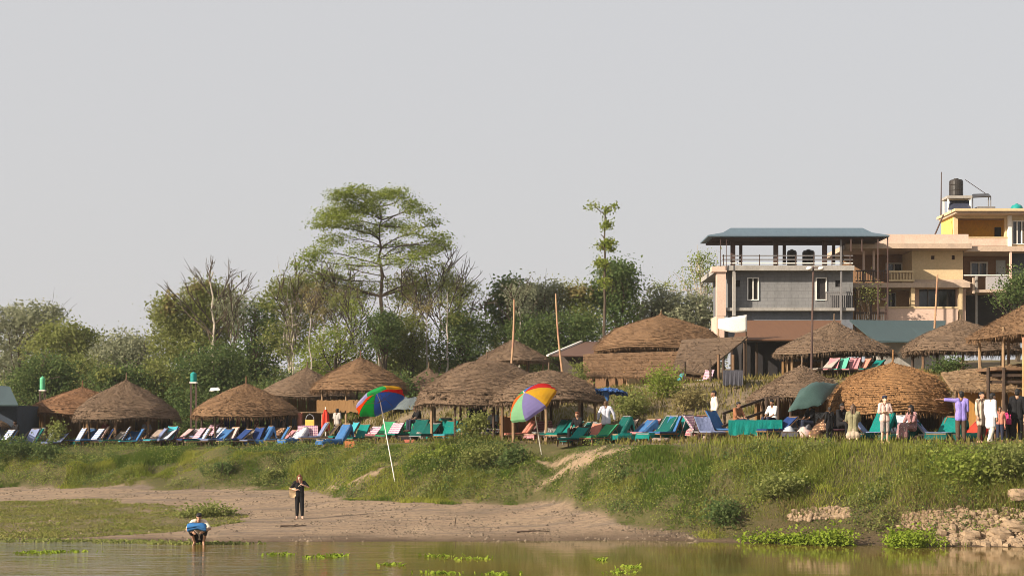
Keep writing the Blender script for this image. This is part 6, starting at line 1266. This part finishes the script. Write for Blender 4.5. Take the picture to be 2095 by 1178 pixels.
# shrubs
def shrub(label, px, D, py0, hw, hh, n, leaf, size=.14, seed=1, name='shrub', zoff=0, group=None):
    g = ground(px, D); c = Vector((g.x, D, g.z+hh)); rnd = random.Random(seed); t_ = thing(name, label, 'shrub', g, group)
    k = 5; bl = [(c+Vector((rnd.uniform(-.6,.6)*hw, rnd.uniform(-.3,.3)*hw, rnd.uniform(-.4,.3)*hh)), hw*.6, hw*.5, hh*.7, n//k) for i in range(k)]
    cr, pts = leaf_cloud(t_, bl, size, LEAF[leaf], seed, 'foliage', spread=.16, per=16); mb = MB()
    for i in range(7): limb(mb, g+Vector((rnd.uniform(-.1,.1),rnd.uniform(-.1,.1),-.05)), pts[rnd.randrange(len(pts))], .02, .006, rnd)
    mb.build('stem', bark, t_); return t_
BG = 'shrubs on the river bank'
for i, a in enumerate([
 ('leafy bush rising from the bank before the leftmost loungers', 128, 79.0, 0, .55, .75, 1400, 'olive'), ('dark bush at the bottom left corner of the bank', 35, 76, 0, 1.3, .55, 2600, 'dark'), ('dark low bush beside the corner bush', 95, 75.3, 0, .8, .42, 1500, 'dark'),
 ('dark shrub at the bank foot below the striped loungers', 455, 71.3, 0, .45, .28, 600, 'dark'), ('dark shrub at the bank foot left of the woman', 555, 70.2, 0, .5, .28, 700, 'olive'), ('feathery tall bush on the bank crest before the navy lounger', 963, 66.2, 0, .75, .60, 2000, 'olive'),
 ('shrub low on the bank below the feathery bush', 985, 62.2, 0, .8, .40, 1500, 'olive'), ('dark green clump in the hollow left of the footpath', 1062, 61.5, 0, .7, .35, 1200, 'dark'), ('shrub on the bank edge under the tipped parasol', 900, 63.4, 0, .6, .32, 900, 'bright'),
 ('mossy mound bush right of the man in the pale shirt', 1300, 68.5, 0, 1.1, .65, 2200, 'olive'), ('tall weedy bush on the slope below the lean-to', 1370, 70.5, 0, 1.2, .7, 2400, 'bright'), ('brownish bush lower on the slope below the lean-to', 1400, 67.5, 0, 1.0, .5, 1700, 'dry'),
 ('leafy bush at the wall corner of the lean-to', 1192, 79.0, 0, .5, .85, 1100, 'olive'), ('green bush behind the upper hut on the right', 1945, 67.6, 0, .9, .4, 1300, 'dark'), ('leafy bush under the right pavilion roof', 2040, 62, 0, .8, .8, 1400, 'olive'),
 ('dark leafy shrub overhanging the water by the muddy shore', 1490, 51.4, 0, .6, .38, 1300, 'dark'), ('wide bush on the lower bank left of the stones', 1590, 51.6, 0, .9, .4, 1600, 'olive'), ('soft yellow green bush near the right edge of the bank', 1990, 50.3, 0, 1.2, .65, 2600, 'bright'),
 ('soft green bush at the right edge above the stones', 2075, 49.9, 0, .9, .6, 1800, 'olive'), ('bright yellow green water plant clump left of its pair by the stones', 1640, 49.1, 0, .50, .16, 1100, 'water'), ('broad bright yellow green water plant clump beside the stone patch', 1700, 48.8, 0, .75, .20, 1700, 'water'),
 ('bright green water plant clump before the big stones', 1872, 48.2, 0, .85, .20, 1800, 'water'), ('low yellow green plants along the muddy edge', 1560, 49.8, 0, .7, .10, 700, 'water'), ('brighter green mound of weeds on the left beach', 415, 58.5, 0, 1.3, .18, 1700, 'olive'),
 ('green bush between the pink and upper loungers', 1765, 67.6, 0, .6, .3, 700, 'dark')]):
    shrub(*a, seed=200+i, group=BG)
# tall fine weeds growing on the right bank
x = np.concatenate([RG.normal(X_(p_, d_), w_, n_) for p_, d_, w_, n_ in ((1590,54,1.1,1500),(1700,53,1.6,1800),(1850,51.5,1.2,1300),(1480,55.4,.9,700),(960,65.8,.8,900),(2000,50.6,1.0,1200))])
yv = np.concatenate([RG.normal(d_, .6, n_) for d_, n_ in ((54,1500),(53,1800),(51.5,1300),(55.4,700),(65.8,900),(50.6,1200))])
blades('tall_weeds', x, yv, .14+.26*RG.random(len(x)), .012+.016*RG.random(len(x)), grass_m, 'tall feathery weeds standing up from the bank crest', .45)
# floating water weeds
def floatweed(name, label, pxs, n, D0, D1, h, seed):
    r = np.random.default_rng(seed); k = r.integers(0, len(pxs), n); dd = np.array([p[1] for p in pxs])[k]; xx = (np.array([p[0] for p in pxs])[k]-CX)*dd/F+r.normal(size=n)*np.array([p[2] for p in pxs])[k]; yy = dd+r.normal(size=n)*.22
    a = r.random(n)*6.28; w_ = .03+.03*r.random(n); hh = h*(.3+r.random(n)); z0 = np.full(n, -.02); dx, dy = np.cos(a)*w_, np.sin(a)*w_; lx, ly = r.normal(size=n)*.06, r.normal(size=n)*.06
    V = np.stack([np.stack([xx-dx,yy-dy,z0],-1), np.stack([xx+dx,yy+dy,z0],-1), np.stack([xx+lx+dx*.6,yy+ly+dy*.6,hh],-1), np.stack([xx+lx-dx*.6,yy+ly-dy*.6,hh],-1)], 1).reshape(-1,3)
    return tag(build_np(name, V, np.arange(n*4).reshape(-1,4), LEAF['water' if seed == 5 else 'olive'], None, Vector((0,0,0))), label, 'water weed', kind='stuff')
dwl = lambda py: H*F/(py-YH)
floatweed('water_weed', 'green water weed tips poking out of the river near the front', [(90,dwl(1130),.25),(150,dwl(1128),.35),(60,dwl(1131),.2),(570,dwl(1134),.25),(655,dwl(1139),.3),(690,dwl(1137),.12),(905,dwl(1137),.22),(960,dwl(1143),.35),(800,dwl(1155),.25),(900,dwl(1172),.3),(1015,dwl(1174),.2),(1290,dwl(1160),.15),(1270,dwl(1172),.22),(1230,dwl(1145),.08)], 700, 0, 0, .06, 5)
floatweed('shore_weed', 'green weeds growing in the shallows along the left shore', [(a, float(np.interp(X_(a,50.3), gx, WLY))-.15+.3*math.sin(a), .5) for a in range(20, 480, 35)], 1100, 0, 0, .06, 6)
# ------------------------------------------------------------------ stones
def stones(name, label, poly, n, r0, r1, seed, mat):
    """rubble facing laid on the bank: many angular stones in one wall"""
    r = random.Random(seed); mb = MB(); pts = []
    tries = 0
    while len(pts) < n and tries < 9000:
        tries += 1; px, py = r.uniform(min(p[0] for p in poly), max(p[0] for p in poly)), r.uniform(min(p[1] for p in poly), max(p[1] for p in poly))
        if not inpoly(np.array([px]), np.array([py]), poly)[0]: continue
        D = hit(px, py, 46, 70); s_ = r.uniform(r0, r1)*(.6 if r.random() < .4 else 1); x = X_(px, D)
        if any((x-a)**2+(D-b)**2+((c-float(zt(x,D))))**2 < (.47*(s_+d))**2 for a, b, c, d in pts): continue
        pts.append((x, D, float(zt(x,D)), s_))
    for (x, yv, z, s_) in pts:
        nr = [(a, b) for a, b in ((6,4),)]; vs = []; o = len(mb.v); sx, sy, sz = s_*r.uniform(.8,1.4), s_*r.uniform(.7,1.1), s_*r.uniform(.6,1.0); an = r.uniform(0,6.28); tl = r.uniform(-.4,.4)
        tmp = MB(); tmp.ell((0,0,0), 1, 1, 1, 8, 6); rot = Matrix.Rotation(an,3,'Z')@Matrix.Rotation(tl,3,'X')
        vs = []
        for p in tmp.v:
            q = Vector(p); m_ = max(abs(q.x), abs(q.y), abs(q.z)); q = q*(.55+.45/m_*.75)*r.uniform(.88,1.1); q = rot@Vector((q.x*sx, q.y*sy, q.z*sz)); vs.append(q+Vector((x, yv, z+s_*.08)))
        mb.add(vs, tmp.f)
    return tag(mb.build(name, mat), label, 'stone wall')
stones('stone_embankment', 'pale rubble stone embankment at the waterline on the right', [(1915,1112),(1925,1085),(1960,1062),(1990,1050),(2040,1044),(2110,1040),(2110,1118)], 620, .09, .22, 1, stone)
stones('stone_facing', 'small patch of pale stones in the grass above the water plants', [(1612,1066),(1622,1046),(1660,1040),(1735,1040),(1740,1056),(1690,1062)], 260, .06, .13, 2, stone)
stones('loose_rubble', 'loose brown stones sloping between the stone patch and the embankment', [(1840,1082),(1850,1050),(1910,1050),(1960,1040),(1990,1048),(1930,1084)], 260, .05, .12, 3, M('brown stone', (.30,.21,.13), (.18,.125,.08), 4, .95, .6))
for px, py, s_, lb in ((2075,1082,.33,'largest pale boulder low in the embankment at the right edge'), (2045,1100,.34,'flat pale boulder at the waterline left of the largest'), (2085,1020,.34,'grey topped boulder high at the right edge'), (1985,1100,.30,'rounded boulder at the waterline where the stones begin')):
    D = hit(px, py, 46, 60); g = Vector((X_(px,D), D, float(zt(X_(px,D), D)))); mb = MB(); mb.ell((0,0,0), 1, 1, 1, 14, 10); r = random.Random(px); vs = []
    for p in mb.v: q = Vector(p); m_ = max(abs(q.x), abs(q.y), abs(q.z)); q = q*(.6+.4/m_*.8)*r.uniform(.86,1.1); vs.append(tuple(g+Vector((q.x*s_*1.25, q.y*s_, q.z*s_*.72+s_*.2))))
    mb.v = vs; tag(mb.build('boulder', stone), lb, 'boulder', 'boulders of the stone embankment')
# drift on the beach
for px, py, w_, lb in ((1090,1090,.55,'dark driftwood stick lying on the beach near the waterline'), (600,1078,.45,'thin dark stick on the sand left of the woman'), (930,1076,.05,'short dark stake standing in the beach')):
    D = hit(px, py, 45, 70); g = ground(px, D); rnd = random.Random(px); mb = MB()
    if w_ < .1: mb.tube([g-Vector((0,0,.05)), g+Vector((.05,0,.32))], .016, 5)
    else: limb(mb, g+Vector((-w_,0,.04)), g+Vector((w_,.1,.05)), .035, .015, rnd, .06); limb(mb, g+Vector((0,0,.05)), g+Vector((w_*.5,-.1,.12)), .02, .008, rnd)
    tag(mb.build('driftwood', wood_dk), lb, 'stick', 'sticks on the beach')
